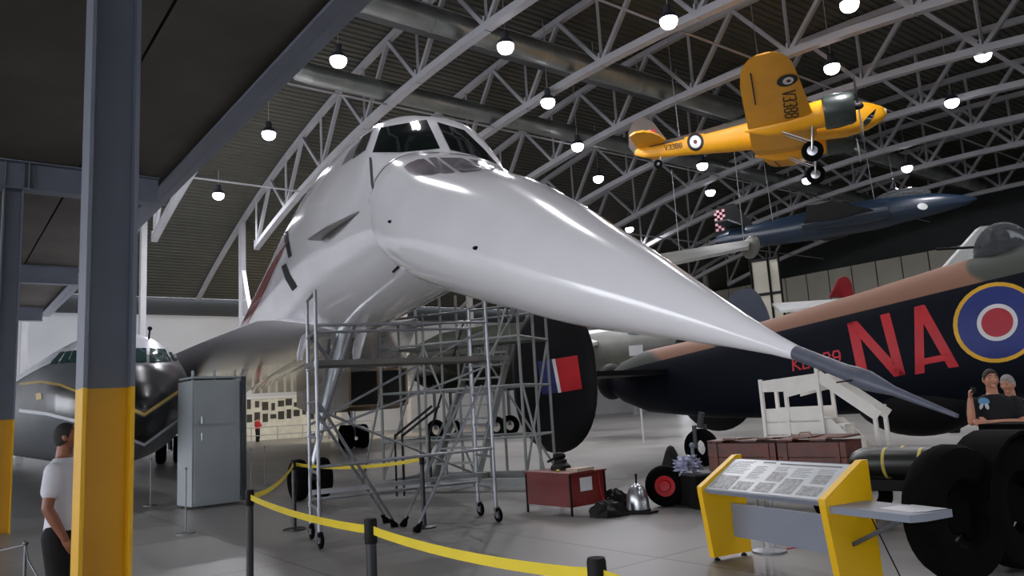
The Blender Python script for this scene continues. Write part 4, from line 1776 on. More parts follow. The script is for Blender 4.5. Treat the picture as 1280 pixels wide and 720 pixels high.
for x0, x1, f0, f1 in ((.11, .38, .06, .46), (.42, .62, .08, .32), (.68, .88, .08, .34), (.72, .90, .40, .66), (.94, 1.14, .10, .50), (1.19, 1.42, .10, .34), (1.23, 1.40, .42, .66)):
    sprect(x0, x1, f0, f1, m_ph, 'photograph')
for x0, x1, f in ((.50, .66, .90), (.72, 1.42, .88)):
    sprect(x0, x1, f, f+.03, m_dk, 'heading_rule')
for x0, x1, f0, f1 in ((.12, .40, .55, .92), (.46, .62, .42, .80), (.72, .90, .70, .82), (.96, 1.16, .56, .80), (1.22, 1.42, .70, .80)):
    k = f0
    while k < f1:
        sprect(x0, x1-.02*(int(k*40) % 3), k, k+.013, m_txt, 'text_line')
        k += .045
mb = MB()
mb.bar(LL(.066, .30, .36), LL(LW, .30, .36), .02, .32)
mb.build('modesty_panel', m_pg, lc, smooth=False)
# side shelf and strut, with papers (a thing)
mb = MB()
mb.prism([LL(LW+.066, -.02, .60), LL(LW+.78, -.02, .60), LL(LW+.82, .10, .60), LL(LW+.82, .40, .60), LL(LW+.066, .42, .60)], V((0, 0, .055)))
mb.build('side_shelf', m_pg, lc, smooth=False)
mb = MB()
mb.bar(LL(LW+.066, .2, .33), LL(LW+.6, .2, .60), .03, .03)
mb.build('shelf_strut', m_bracket, lc, smooth=False)
mb = MB()
for k in range(3):
    x, y = LW+.42+.03*k, .12+.03*k
    mb.prism([LL(x, y, .656+.002*k), LL(x+.30, y-.03, .656+.002*k), LL(x+.32, y+.2, .656+.002*k), LL(x+.02, y+.22, .656+.002*k)], V((0, 0, .0016)))
tag(mb.build('paper_sheets', m_wht, None, smooth=False), 'white paper sheets lying on the grey side shelf of the lectern', 'paper')
mb = MB()
s0 = LL(LW+.06, .3, .60)
mb.path([LL(LW+.12, .35, .59), LL(LW+.3, .3, .3), LL(LW+.45, .25, .08), LL(LW+.62, .2, .008), LL(LW+1.2, 0, .008)], .006, n=6)
tag(mb.build('floor_cable', m_black, None), 'thin dark cable hanging from the lectern shelf to the floor', 'cable')
# round-based stand behind the lectern
b = atz(962, 690, 0)
b = V((b.x, b.y, 0))
t = thing('floor_stand', 'low round-based metal stand seen through the lectern legs', 'stand', b)
mb = MB()
mb.lathe([(.17, 0), (.17, .02), (.14, .035), (.02, .05)], b, (0, 0, 1))
mb.build('round_base', m_thin, t)
mb = MB()
for q in (-.05, 0, .05):
    mb.tube(b+V((q, 0, .02)), b+V((q*1.6, 0, .62)), .009)
mb.build('rods', m_chrome, t)
mb = MB()
mb.path([b+V((.15, .05, .006)), b+V((.3, .12, .006)), b+V((.45, .05, .006)), b+V((.6, .14, .006)), b+V((.8, .1, .006)), b+V((.95, .2, .006))], .006, n=6)
tag(mb.build('floor_cable', m_rd, None), 'thin red-brown cable lying on the floor behind the lectern', 'cable')

# ================================================================== red desk with papers
D0, D1 = V((.03, 11.9, 0)), V((.66, 11.14, 0))
dw = (D1-D0).normalized()
de = V((-dw.y, dw.x, 0))
DL, DD, DH = (D1-D0).length, .72, .60
m_dred = M('desk_red', (112, 22, 18), rough=.5, var=.15)
dk_ = thing('red_desk', 'small red panelled desk on thin black legs with a white notice', 'desk', (D0+D1)/2+de*DD/2)


def DK(x, y, z):
    return D0+dw*x+de*y+V((0, 0, z))


mb = MB()
mb.bar(DK(-.02, DD/2, DH-.0125), DK(DL+.02, DD/2, DH-.0125), DD+.04, .025)
mb.build('desktop', m_dred, dk_, smooth=False)
for x, y in ((.01, .01), (DL-.01, .01), (DL-.01, DD-.01), (.01, DD-.01)):
    mb = MB()
    mb.bar(DK(x, y, 0), DK(x, y, DH-.026), .026, .026, dw)
    mb.build('leg', m_black, dk_, smooth=False)
mb = MB()
mb.bar(DK(.025, .012, .345), DK(DL-.025, .012, .345), .012, .45)
mb.build('front_panel', m_dred, dk_, smooth=False)
mb = MB()
mb.bar(DK(DL-.012, .03, .345), DK(DL-.012, DD-.03, .345), .012, .45)
sp = mb.build('end_panel', m_dred, dk_, smooth=False)
mb = MB()
mb.bar(DK(DL-.002, .2, .42), DK(DL-.002, .44, .42), .004, .19)
mb.build('notice', m_wht, sp, smooth=False)
mb = MB()
mb.bar(DK(DL-.12, .16, DH+.025), DK(DL-.12, .5, DH+.028), .24, .045)
tag(mb.build('paper_stack', M('card_pale', (186, 168, 150), rough=.7), None, smooth=False), 'pale stack of papers at the right end of the red desk', 'papers')
mb = MB()
mb.lathe([(.16, 0), (.15, .06), (.10, .10), (.10, .14), (.07, .16)], DK(.38, .4, DH), (0, 0, 1))
mb.sph(DK(.36, .4, DH+.2), (.10, .08, .06))
mb.tube(DK(.36, .38, DH+.2), DK(.2, .3, DH+.12), .02)
tag(mb.build('black_equipment', m_black, None), 'black round equipment standing in the middle of the red desk', 'equipment')
mb = MB()
mb.sph(DK(.62, .12, DH+.018), (.03, .025, .018))
tag(mb.build('yellow_tag', M('tag_yellow', (200, 200, 60)), None), 'tiny yellow-green item on the front corner of the red desk', 'tag')
mb = MB()
mb.path([DK(DL+.035, .55, DH-.02), DK(DL+.03, .56, .4), DK(DL+.02, .6, .25), DK(DL+.06, .62, .1), DK(DL+.2, .6, .01)], .006, n=5)
mb.build('power_cord', m_rd, dk_)


def heap(c, rx, ry, rz, seed, mat, nm, lab, cat, n=26):
    rnd = random.Random(seed)
    ph = [rnd.uniform(0, 6.28) for _ in range(6)]
    mb = MB()

    def fn(q):
        return 1+.16*math.sin(5*q.x+ph[0])*math.cos(4*q.y+ph[1])+.12*math.sin(9*q.y+ph[2]+3*q.z)+.06*math.sin(17*q.x+ph[3])
    mb.sph(V((c[0], c[1], 0)), (rx, ry, rz), n, 16, fn=fn)
    mb.v = [V((p.x, p.y, max(0, p.z))) for p in mb.v]
    o = mb.build(nm, mat, None)
    return tag(o, lab, cat)


p = atz(775, 636, 0)
heap(DK(DL+.42, .30, 0), .26, .18, .20, 3, m_black, 'cable_heap', 'low heap of black cable on the floor right of the red desk', 'cables')
heap((p.x-.05, p.y+.25, 0), .22, .2, .24, 5, m_black, 'black_bag', 'crumpled black bag between the cable heap and the silver dome', 'bag')
mb = MB()
q0_ = DK(DL+.45, .2, .03)
mb.path([q0_, q0_+V((.2, -.05, -.005)), q0_+V((.35, .05, -.005)), q0_+V((.6, -.02, -.005)), q0_+V((.75, .1, -.005))], .02, n=6)
tag(mb.build('black_hose', m_black, None), 'black hose lying on the floor between the desk and the dome', 'hose')
# silver dome (spinner)
b = atz(798, 639, 0)
b = V((b.x, b.y, 0))
t = thing('silver_spinner', 'polished silver bullet-shaped spinner standing on the floor with a black spike', 'spinner', b)
mb = MB()
mb.lathe([(.165, .03), (.165, .08), (.160, .16), (.145, .24), (.118, .31), (.08, .36), (.03, .385), (.005, .39)], b, (0, 0, 1), n=32)
mb.build('dome', m_chrome, t)
mb = MB()
mb.lathe([(.18, 0), (.185, .02), (.17, .035)], b, (0, 0, 1), n=32)
mb.build('base_ring', m_black, t)
mb = MB()
mb.tube(b+V((0, 0, .38)), b+V((.005, 0, .52)), .014)
mb.sph(b+V((.004, 0, .5)), (.02, .02, .03))
mb.build('spike', m_black, t)


def wheel_thing(x, y, Yd, Ro, wdt, axis, lab, hubmat, nm='loose_wheel', z=None):
    P = at(x, y, Yd)
    c = V((P.x, P.y, Ro if z is None else z))
    t = thing(nm, lab, 'wheel', V((c.x, c.y, c.z-Ro)))
    mb = MB()
    mb.wheel(c, axis, Ro, wdt, .5)
    mb.build('tyre', m_rub, t)
    mb = MB()
    mb.lathe([(.02, -wdt*.3), (Ro*.25, -wdt*.35), (Ro*.3, -wdt*.2), (Ro*.52, -wdt*.3), (Ro*.52, wdt*.3), (Ro*.3, wdt*.2), (Ro*.25, wdt*.35), (.02, wdt*.3)], c, axis)
    mb.build('hub', hubmat, t)
    return t, c


wheel_thing(832, 608, 11.6, .30, .22, (-.35, -.93, 0), 'black wheel with a red hub standing right of the silver dome', m_rd)
P = at(868, 625, 11.1)
b = V((P.x+.13, P.y+.1, 0))
t = thing('black_case', 'black box trolley right of the red-hubbed wheel with crumpled wrap on top', 'box', b)
mb = MB()
mb.box(b+V((-.02, .25, .24)), (.42, .7, .44), R(20))
mb.build('box_body', m_black, t, smooth=False)
mb = MB()
mb.box(b+V((-.02, .25, .475)), (.45, .73, .03), R(20))
mb.build('lid', m_bracket, t, smooth=False)
rnd = random.Random(11)
mb = MB()
ph = [rnd.uniform(0, 6) for _ in range(4)]
mb.sph(b+V((-.13, .2, .60)), (.17, .14, .12), 26, 18, fn=lambda q: 1+.35*math.sin(9*q.x+ph[0])*math.cos(11*q.y+ph[1])+.22*math.sin(19*q.z+ph[2]))
tag(mb.build('crumpled_wrapping', M('plastic_wrap', (190, 192, 214), rough=.25, var=.6, scale=14, rgb2=(60, 62, 90)), None, ang=10), 'crumpled white and blue plastic wrapping on top of the black box', 'wrapping')
mb = MB()
mb.sph(b+V((-.22, .85, .42)), (.16, .18, .42), fn=lambda q: 1+.06*math.sin(7*q.z))
tag(mb.build('covered_engine_part', m_black, None), 'upright black rounded part behind the crumpled wrapping', 'engine part')
# pale axle stand
b = atz(868, 590, 0)
b = V((b.x, b.y, 0))
t = thing('axle_stand', 'small pale blue-grey axle stand between the tail wheel and the wooden crates', 'stand', b)
m_stand = M('stand_blue_grey', (112, 124, 134), rough=.5)
mb = MB()
for a in range(3):
    mb.tube(b+V((0, 0, .38)), b+V((.24*math.cos(a*2.09+.4), .24*math.sin(a*2.09+.4), 0)), .025)
mb.build('legs', m_stand, t)
mb = MB()
mb.tube(b+V((0, 0, .1)), b+V((0, 0, .5)), .035)
mb.sph(b+V((0, 0, .55)), .06)
mb.build('column', m_stand, t)

# ================================================================== wooden crates
m_wood = M('crate_wood', (98, 35, 9), rough=.45, var=.3, scale=5, bump=.2)
cr0, cr1 = at(887, 580, 11.3), at(1058, 566, 10.0)
e0 = V((cr0.x, cr0.y, 0))
e1 = V((cr1.x, cr1.y, 0))
cw_ = (e1-e0).normalized()
cd = V((-cw_.y, cw_.x, 0))
TL = (e1-e0).length
tr = thing('wooden_pallet_trolley', 'dark low trolley carrying the two wooden crates', 'trolley', (e0+e1)/2+cd*.3)
mb = MB()
mb.bar(e0+cd*.3+V((0, 0, .46)), e1+cd*.3+V((0, 0, .46)), .66, .06)
mb.build('bed', m_black, tr, smooth=False)
for f in (.08, .92):
    for y in (.05, .55):
        mb = MB()
        mb.bar(e0.lerp(e1, f)+cd*y, e0.lerp(e1, f)+cd*y+V((0, 0, .43)), .06, .06, cw_)
        mb.build('leg', m_black, tr, smooth=False)
for k, (f0, f1, lab, zz) in enumerate(((0.0, .52, 'left reddish wooden crate with a lid of staggered boards', 0), (.535, 1.0, 'right reddish wooden crate with a rope handle, next to the lectern', .03))):
    a, b = e0.lerp(e1, f0), e0.lerp(e1, f1)
    t = thing('wooden_crate', lab, 'crate', a.lerp(b, .5)+cd*.3+V((0, 0, .49)), 0, 'reddish wooden crates')
    z0 = .49
    mb = MB()
    for j in range(2):
        mb.bar(a+V((0, 0, z0+.105+j*.2)), b+V((0, 0, z0+.105+j*.2)), .02, .19)
        mb.bar(a+cd*.6+V((0, 0, z0+.105+j*.2)), b+cd*.6+V((0, 0, z0+.105+j*.2)), .02, .19)
        for q in (a+cw_*.01, b-cw_*.01):
            mb.bar(q+cd*.01+V((0, 0, z0+.105+j*.2)), q+cd*.59+V((0, 0, z0+.105+j*.2)), .02, .19)
    mb.bar(a+cd*.3+V((0, 0, z0+.015)), b+cd*.3+V((0, 0, z0+.015)), .58, .02)
    mb.build('box_body', m_wood, t, smooth=False)
    n = 4
    for j in range(n):
        q = a.lerp(b, (j+.5)/n)
        mb = MB()
        w2 = (b-a).length/n*.94
        tilt = .03*(j % 2)
        mb.bar(q-cd*.03+V((0, 0, z0+.43+tilt)), q+cd*.62+V((0, 0, z0+.43+zz)), w2, .022)
        mb.build('lid_board', m_wood, t, smooth=False)
    for q in (a.lerp(b, .12), a.lerp(b, .88)):
        mb = MB()
        mb.bar(q-cd*.018+V((0, 0, z0+.01)), q-cd*.018+V((0, 0, z0+.4)), .06, .018, cd)
        mb.build('batten', m_wood, t, smooth=False)
    if k:
        mb = MB()
        q = a.lerp(b, .35)
        mb.path([q+cd*.2+V((-.12, 0, z0+.45)), q+cd*.2+V((-.06, 0, z0+.52)), q+cd*.2+V((.06, 0, z0+.52)), q+cd*.2+V((.12, 0, z0+.45))], .01, n=6)
        mb.build('rope_handle', M('rope', (150, 120, 90)), t)

# ================================================================== white wooden steps
m_ws = M('white_gloss_wood', (226, 222, 214), rough=.4, var=.06, scale=3)
YS = 12.6
pa = at(956, 520, 12.9)
pb = at(1028, 517, 12.3)
g0 = V((pa.x, pa.y, 0))
g1 = V((pb.x, pb.y, 0))
sw = (g1-g0).normalized()
sd_ = V((-sw.y, sw.x, 0))
PW = (g1-g0).length
stp = thing('white_steps', 'white wooden steps with a railed platform standing against the dark bomber', 'steps', (g0+g1)/2+sd_*.4)


def WS(x, y, z):
    return g0+sw*x+sd_*y+V((0, 0, z))


PH = 1.12
PD = .62
mb = MB()
mb.bar(WS(-.02, PD/2, PH-.02), WS(PW+.02, PD/2, PH-.02), PD, .04)
mb.build('platform', m_ws, stp, smooth=False)
for z0, z1 in ((PH-.02, PH+.18), (PH-.24, PH-.05), (PH-.60, PH-.26), (PH-1.0, PH-.62)):
    mb = MB()
    mb.bar(WS(-.02, -.015, (z0+z1)/2), WS(PW+.0, -.015, (z0+z1)/2), .025, z1-z0)
    mb.bar(WS(-.02, PD, (z0+z1)/2), WS(PW+.0, PD, (z0+z1)/2), .025, z1-z0)
    mb.build('side_board', m_ws, stp, smooth=False)
for x, y, zt in ((0, -.03, 1.79), (.42*PW, -.0, 1.62), (PW, -.04, 1.92), (0, PD, 1.79), (PW, PD, 1.92)):
    mb = MB()
    mb.bar(WS(x, y, 0), WS(x, y, zt), .075, .05, sw)
    mb.build('post', m_ws, stp, smooth=False)
for y in (-.06, PD+.03):
    mb = MB()
    mb.prism([WS(0, y, 1.58), WS(.42*PW, y, 1.57), WS(.42*PW, y, 1.47), WS(PW, y, 1.58), WS(PW, y, 1.83), WS(0, y, 1.76)], sd_*.02)
    mb.build('top_rail', m_ws, stp, smooth=False)
# flight going down to the right
ST = [(PW, PH), (PW+1.05, .18)]
ex_ = .82
for y in (0, PD-.04):
    mb = MB()
    mb.prism([WS(PW, y, PH-.02), WS(PW+.12, y, PH-.02), WS(PW+ex_+.22, y, .12), WS(PW+ex_+.22, y, 0), WS(PW+ex_-.12, y, 0), WS(PW, y, PH-.35)], sd_*.04)
    mb.build('stringer', m_ws, stp, smooth=False)
    mb = MB()
    mb.bar(WS(PW+.0, y-.04, 1.80), WS(PW+ex_+.02, y-.04, 1.12), .025, .17)
    mb.build('hand_rail', m_ws, stp, smooth=False)
    mb = MB()
    mb.bar(WS(PW+ex_-.04, y-.01, 0), WS(PW+ex_-.04, y-.01, 1.28), .09, .05, sw)
    mb.build('post', m_ws, stp, smooth=False)
for k in range(5):
    f = (k+.6)/5
    mb = MB()
    mb.bar(WS(PW+.08+ex_*f, .05, PH-f*1.08), WS(PW+.08+ex_*f, PD-.05, PH-f*1.08), .24, .035)
    mb.bar(WS(PW+.18+ex_*f, .05, PH-f*1.08-.1), WS(PW+.18+ex_*f, PD-.05, PH-f*1.08-.1), .02, .18)
    mb.build('tread', m_ws, stp, smooth=False)

# ================================================================== bombs on a trolley, tractor
m_olive = M('bomb_olive', (20, 25, 17), rough=.4, var=.2)
bc0, bc1 = at(1072, 592, 8.9), at(1172, 586, 8.3)
ba = (bc1-bc0)
ba.z = 0
BLn = ba.length
ba.normalize()
bn = V((-ba.y, ba.x, 0))
bo = V((bc0.x, bc0.y, 0))
bt = thing('bomb_trolley', 'long low dark trolley carrying the olive bombs', 'trolley', bo+ba*BLn/2+bn*.3)
mb = MB()
mb.bar(bo-ba*.5+bn*.1+V((0, 0, .48)), bo+ba*(BLn+.2)+bn*.1+V((0, 0, .48)), .08, .12)
mb.bar(bo-ba*.5+bn*.7+V((0, 0, .48)), bo+ba*(BLn+.2)+bn*.7+V((0, 0, .48)), .08, .12)
for q in (-.3, .35, 1.0):
    mb.bar(bo+ba*q+bn*.1+V((0, 0, .48)), bo+ba*q+bn*.7+V((0, 0, .48)), .1, .1)
mb.build('chassis', m_black, bt, smooth=False)
for q in (-.25, BLn+.05):
    for y in (-.02, .82):
        mb = MB()
        mb.wheel(bo+ba*q+bn*y+V((0, 0, .3)), bn, .30, .14, .5)
        mb.build('trolley_wheel', m_rub, bt)
for k, (y, x0, lab) in enumerate(((.22, -.05, 'front olive-green bomb with yellow bands on the trolley behind the lectern'), (.58, -.18, 'rear olive-green bomb lying behind the banded one'))):
    zc = .54+.17
    p0 = bo+ba*x0+bn*y+V((0, 0, zc))
    t = thing('practice_bomb', lab, 'bomb', p0-V((0, 0, .17)), 0, 'olive bombs')
    mb = MB()
    mb.lathe([(.02, -.12), (.09, -.08), (.14, .02), (.17, .16), (.17, .78), (.15, .95), (.12, 1.02), (.12, 1.25), (.10, 1.26)], p0, ba, n=28)
    mb.build('body', m_olive, t)
    for h in ((.30, .68) if k == 0 else (.5,)):
        mb = MB()
        mb.lathe([(.1715, h), (.1735, h+.005), (.1735, h+.03), (.1715, h+.035)], p0, ba, n=28, caps=False)
        mb.build('yellow_band', M('band_yellow', (196, 178, 84)), t)
    for a in (0, 1, 2, 3):
        mb = MB()
        d = (bn*math.cos(a*PI/2+.78)+V((0, 0, 1))*math.sin(a*PI/2+.78))
        mb.prism([p0+ba*1.02+d*.1, p0+ba*1.26+d*.1, p0+ba*1.26+d*.20, p0+ba*1.1+d*.2], ba.cross(d)*.008)
        mb.build('tail_vane', m_olive, t, smooth=False)
# dark tractor at the right edge
m_tr = M('tractor_dark', (5, 5, 5), spec=.08, rough=.9, var=.2)
tx = at(1196, 645, 6.4)
tpos = V((tx.x, tx.y, 0))
ta = V((.9, .44, 0)).normalized()     # tractor's axis
tn = V((ta.y, -ta.x, 0))               # towards viewer
tt = thing('tow_tractor', 'near-black tow tractor with big tyres at the right edge in front of the men', 'tractor', tpos+ta*.6-tn*.3)
for (dx, dy, r, wdt) in ((0, 0, .54, .26), (.75, 0, .54, .28), (1.75, .05, .54, .28)):
    c = tpos+ta*dx+tn*dy+V((0, 0, r))
    mb = MB()
    mb.wheel(c, tn, r, wdt, .48, 36)
    tyre = mb.build('tyre', m_rub, tt)
    mb = MB()
    mb.lathe([(.02, -.06), (.10, -.08), (.12, 0), (r*.30, .02)], c, tn)
    for a in range(5):
        d = ta*math.cos(a*1.2566+.3)+V((0, 0, math.sin(a*1.2566+.3)))
        mb.bar(c+d*.08, c+d*r*.5, .12, .03, tn)
    mb.build('wheel_disc', m_tr, tyre)
mb = MB()
mb.loft([[tpos+ta*x+tn*(y-.40)+V((0, 0, z)) for y, z in ((-.34, .55), (-.36, 1.0*h), (-.2, 1.1*h), (.2, 1.1*h), (.36, 1.0*h), (.34, .55))] for x, h in ((.35, .62), (.55, .72), (.95, .84), (2.2, .88))])
mb.build('bonnet', m_tr, tt)
for x, y in ((.75, 0),):
    mb = MB()
    c = tpos+ta*x+tn*y+V((0, 0, .54))
    rg = []
    for k in range(13):
        a = R(-5)+PI*.98*k/12
        d = ta*math.cos(a)+V((0, 0, math.sin(a)))
        rg.append([c+d*.58-tn*.2, c+d*.58+tn*.2, c+d*.61+tn*.2, c+d*.61-tn*.2])
    mb.loft(rg)
    mb.build('mudguard', m_tr, tt)
mb = MB()
mb.bar(tpos+ta*1.5-tn*.45+V((0, 0, .9)), tpos+ta*1.9-tn*.45+V((0, 0, .9)), .5, .5)
mb.build('seat', m_tr, tt, smooth=False)
mb = MB()
mb.bar(tpos+ta*.1-tn*.15+V((0, 0, .5)), tpos+ta*1.5-tn*.4+V((0, 0, .6)), .12, .12)
mb.build('axle_beam', m_tr, tt, smooth=False)

# ================================================================== things behind
def flat(name, pts, Yd, thick, mat, lab, cat, group=None, dirv=None):
    """upright or flat panel with real thickness, corners given as (px, py, depth)"""
    P = [at(x, y, d) for x, y, d in pts]
    n = (P[1]-P[0]).cross(P[2]-P[0]).normalized()*thick
    mb = MB()
    mb.prism(P, n)
    return tag(mb.build(name, mat, None, smooth=False), lab, cat, group)


m_pale = M('pale_aircraft_grey', (186, 188, 186), rough=.4, var=.05)
m_midg = M('mid_aircraft_grey', (92, 94, 88), rough=.5, var=.1)
# pale grey aircraft behind the bomber's tail
g_a, g_b = at(715, 446, 33), at(905, 424, 29)
pg = thing('pale_jet', 'pale grey aircraft half hidden behind the dark bomber, its white wing under the needle nose', 'aircraft', V((g_a.x, g_a.y, g_a.z-1)))
mb = MB()
dv = (g_b-g_a)
x_, y_, z_ = frame(0, dv)
rg = []
for f, r in ((-.35, .25), (-.2, .6), (0, .85), (.5, .95), (.75, .8), (.95, .4), (1.0, .1)):
    c = g_a+dv*f
    rg.append([c+x_*(r*math.cos(2*PI*k/24))+y_*(r*math.sin(2*PI*k/24)) for k in range(24)])
mb.loft(rg)
mb.build('fuselage', m_midg, pg)
mb = MB()
P = [at(724, 414, 34), at(757, 411, 36), at(792, 417, 36), at(733, 430, 30)]
mb.prism(P, V((0, 0, -.14)))
mb.build('wing', m_pale, pg, smooth=False)
mb = MB()
mb.sph(g_a.lerp(g_b, .55)+V((0, 0, .75)), (1.0, .8, .55))
mb.build('canopy', M('canopy_blue', (96, 116, 134), rough=.15), pg)
mb = MB()
q = at(795, 438, 27)
mb.box(q, (.5, .06, .36), -.5)
mb.tube(q-V((0, 0, .18)), V((q.x, q.y, 0)), .03)
tag(mb.build('information_sign', m_wht, None, smooth=False), 'small white sign on a pole behind the bomber tail', 'sign')
m_fin = M('fin_slate_blue', (50, 58, 76), rough=.5, var=.12)
fbp = [(899, 402), (906, 380), (914, 368), (926, 361), (941, 361), (950, 369), (958, 385), (964, 402)]
flat('aircraft_fin', [(x, y, 24.5-(x-930)*.01) for x, y in fbp], 0, .16, m_fin, 'rounded slate-blue tail fin rising behind the bomber beside the needle nose', 'tail fin')
flat('aircraft_fin', [(x, y, 50) for x, y in [(1036, 372), (1043, 358), (1047, 349), (1053, 346), (1059, 348), (1063, 355), (1066, 372)]], 0, .2, M('fin_red', (140, 16, 26), rough=.4), 'small red rounded tail fin above the bomber back', 'tail fin')
flat('aircraft_wing', [(965, 379, 42), (1075, 372, 38), (1078, 377, 36), (975, 388, 40)], 0, .14, m_pale, 'long thin white wing just above the bomber back', 'wing')
# white sloped wing beside the dome
flat('aircraft_wing', [(1181, 334, 22), (1226, 283, 24), (1262, 280, 25), (1252, 334, 23)], 0, .2, m_pale, 'white sloping wing panel rising beside the gun turret dome', 'wing')
# grey wing with tip tank in the roof, left of the blue jet
gw_ = thing('hanging_wing', 'long grey wing with a bulbous tip tank hanging behind the needle nose', 'wing', at(938, 309, 38)-V((0, 0, .6)))
mb = MB()
P = [at(790, 326, 44), at(938, 303, 38), at(936, 312, 36.5), at(790, 343, 41)]
mb.prism(P, V((0, 0, .16)))
mb.build('wing_panel', M('wing_dim_grey', (70, 70, 64), rough=.6), gw_, smooth=False)
mb = MB()
mb.sph(at(939, 309, 38), (.42, .75, .42), rot=Matrix.Rotation(-.6, 3, 'X'))
mb.build('tip_tank', M('tank_grey', (120, 120, 112), rough=.4), gw_)
for q in (at(930, 303, 38.3), at(850, 321, 41)):
    mb = MB()
    mb.tube(q, q+V((0, 0, 5.0)), .02, n=5)
    mb.build('suspension_cable', m_grey, gw_)
# light partition and dark frame behind
pt2 = thing('partition_wall', 'pale partition with dark framing behind the slate-blue fin', 'partition', V((at(955, 380, 48).x, 48, 0)))
mb = MB()
a_, b_4 = at(938, 340, 48), at(973, 334, 47)
mb.bar(V((a_.x, a_.y, 4.9)), V((b_4.x, b_4.y, 4.9)), .15, 9.8)
mb.build('panel', m_panel, pt2, smooth=False)
mb = MB()
for f in (0, .62, 1):
    q = a_.lerp(b_4, f)
    mb.bar(V((q.x, q.y-.12, 0)), V((q.x, q.y-.12, 10.2)), .16, .1, (1, 0, 0))
for z in (4, 7.6, 9.8):
    mb.bar(V((a_.x, a_.y-.12, z)), V((b_4.x, b_4.y-.12, z)), .1, .18)
mb.build('frame', m_black, pt2, smooth=False)
# exhibition wall with pictures and a rail in front
ew = thing('exhibition_wall', 'long white exhibition wall hung with dark pictures far behind the scaffold', 'display', AB(64, 24, 0))
t0_, t1_ = 17.5, 29.5
mb = MB()
mb.bar(AB(64, t0_, 1.7), AB(64, t1_, 1.7), .12, 3.4)
mb.build('board', M('board_cream', (214, 212, 200), rough=.6), ew, smooth=False)
mb = MB()
mb.bar(AB(63.85, t0_, 3.5), AB(63.85, t1_, 3.5), .3, .12)
mb.build('top_rail', m_wht, ew, smooth=False)
rnd = random.Random(3)
for k in range(34):
    t = t0_+.4+(k % 17)*.68
    z = (2.0 if k < 17 else 2.9)+rnd.uniform(-.2, .15)
    h, wd2 = rnd.uniform(.35, .8), rnd.uniform(.3, .55)
    mb = MB()
    mb.bar(AB(63.9, t-wd2/2, z), AB(63.9, t+wd2/2, z), .03, h)
    mb.build('picture', M('picture_dark', (44, 42, 44), rough=.5, var=.5, scale=3), ew, smooth=False)
rl = thing('floor_railing', 'low pale railing in front of the exhibition wall', 'railing', AB(58, 24, 0))
for z in (.5, 1.1):
    mb = MB()
    mb.tube(AB(58, t0_, z), AB(58, t1_, z), .035, n=6)
    mb.build('rail', m_steel, rl)
for k in range(7):
    t = t0_+k*2
    mb = MB()
    mb.tube(AB(58, t, 0), AB(58, t, 1.15), .04, n=6)
    mb.build('post', m_steel, rl)
# strip fitting added as a body for the exhibition lights
for c_, lab in ((AB(56, 20, 8.0), 'long fluorescent strip fitting added above the exhibition wall'),):
    mb = MB()
    mb.bar(c_-uB*3, c_+uB*3, .2, .1)
    tag(mb.build('added_strip_light', M('strip_glow', (255, 244, 220), emis=3, var=0), None, smooth=False), lab, 'lamp')
mb = MB()
b = atz(1193, 541, 0)
b = V((b.x, b.y, 0))
mb.lathe([(.14, 0), (.17, .05), (.2, .5), (.19, .5)], b, (0, 0, 1), n=20)
bn_ = thing('waste_bin', 'small dark bin with a white rim on the far floor right of the radome', 'bin', b)
mb.build('bucket', m_black, bn_)
mb = MB()
mb.lathe([(.2, .5), (.22, .52), (.22, .6), (.2, .62)], b, (0, 0, 1), n=20)
mb.build('rim', m_wht, bn_)
mb = MB()
q = at(1238, 446, 4) if False else None

# dark aircraft body added to darken the background behind the gantry
d0, d1 = at(508, 458, 44), at(742, 436, 40)
dz_ = (d1-d0)
da = thing('dark_backdrop_aircraft', 'dark olive aircraft body on wheels, added to darken the background behind the scaffold and gantry', 'aircraft', V((d0.x, d0.y, 0)).lerp(V((d1.x, d1.y, 0)), .5))
x_, y_, z_ = frame(0, dz_)
mb = MB()
rg = []
for f, r in ((0, .15), (.03, .7), (.10, 1.25), (.22, 1.7), (.45, 1.85), (.75, 1.8), (1.0, 1.5), (1.25, .8)):
    c = d0+dz_*f
    rg.append([c+x_*(r*math.cos(2*PI*k/28))+y_*(r*math.sin(2*PI*k/28)) for k in range(28)])
mb.loft(rg)
m_ol = M('dark_olive', (38, 40, 32), rough=.6, spec=.2, var=.2)
mb.build('fuselage', m_ol, da)
mb = MB()
c = d0+dz_*.5
hv = V((z_.y, -z_.x, 0)).normalized()
mb.prism([c-z_*1.6-V((0, 0, .9)), c+z_*1.6-V((0, 0, .9)), c+z_*.9+hv*7-V((0, 0, .4)), c-z_*.6+hv*7-V((0, 0, .4))], V((0, 0, .3)))
mb.build('wing', m_ol, da, smooth=False)
for f in (.2, .52):
    c = d0+dz_*f
    for q in (-1.0, 1.0):
        b = V((c.x, c.y, .55))+hv*q
        mb = MB()
        mb.wheel(b, hv, .55, .35, .5)
        wl_ = mb.build('wheel', m_rub, da)
        mb = MB()
        mb.tube(b, V((b.x, b.y, c.z-1.2)), .09)
        mb.build('wheel_leg', m_grey, wl_)

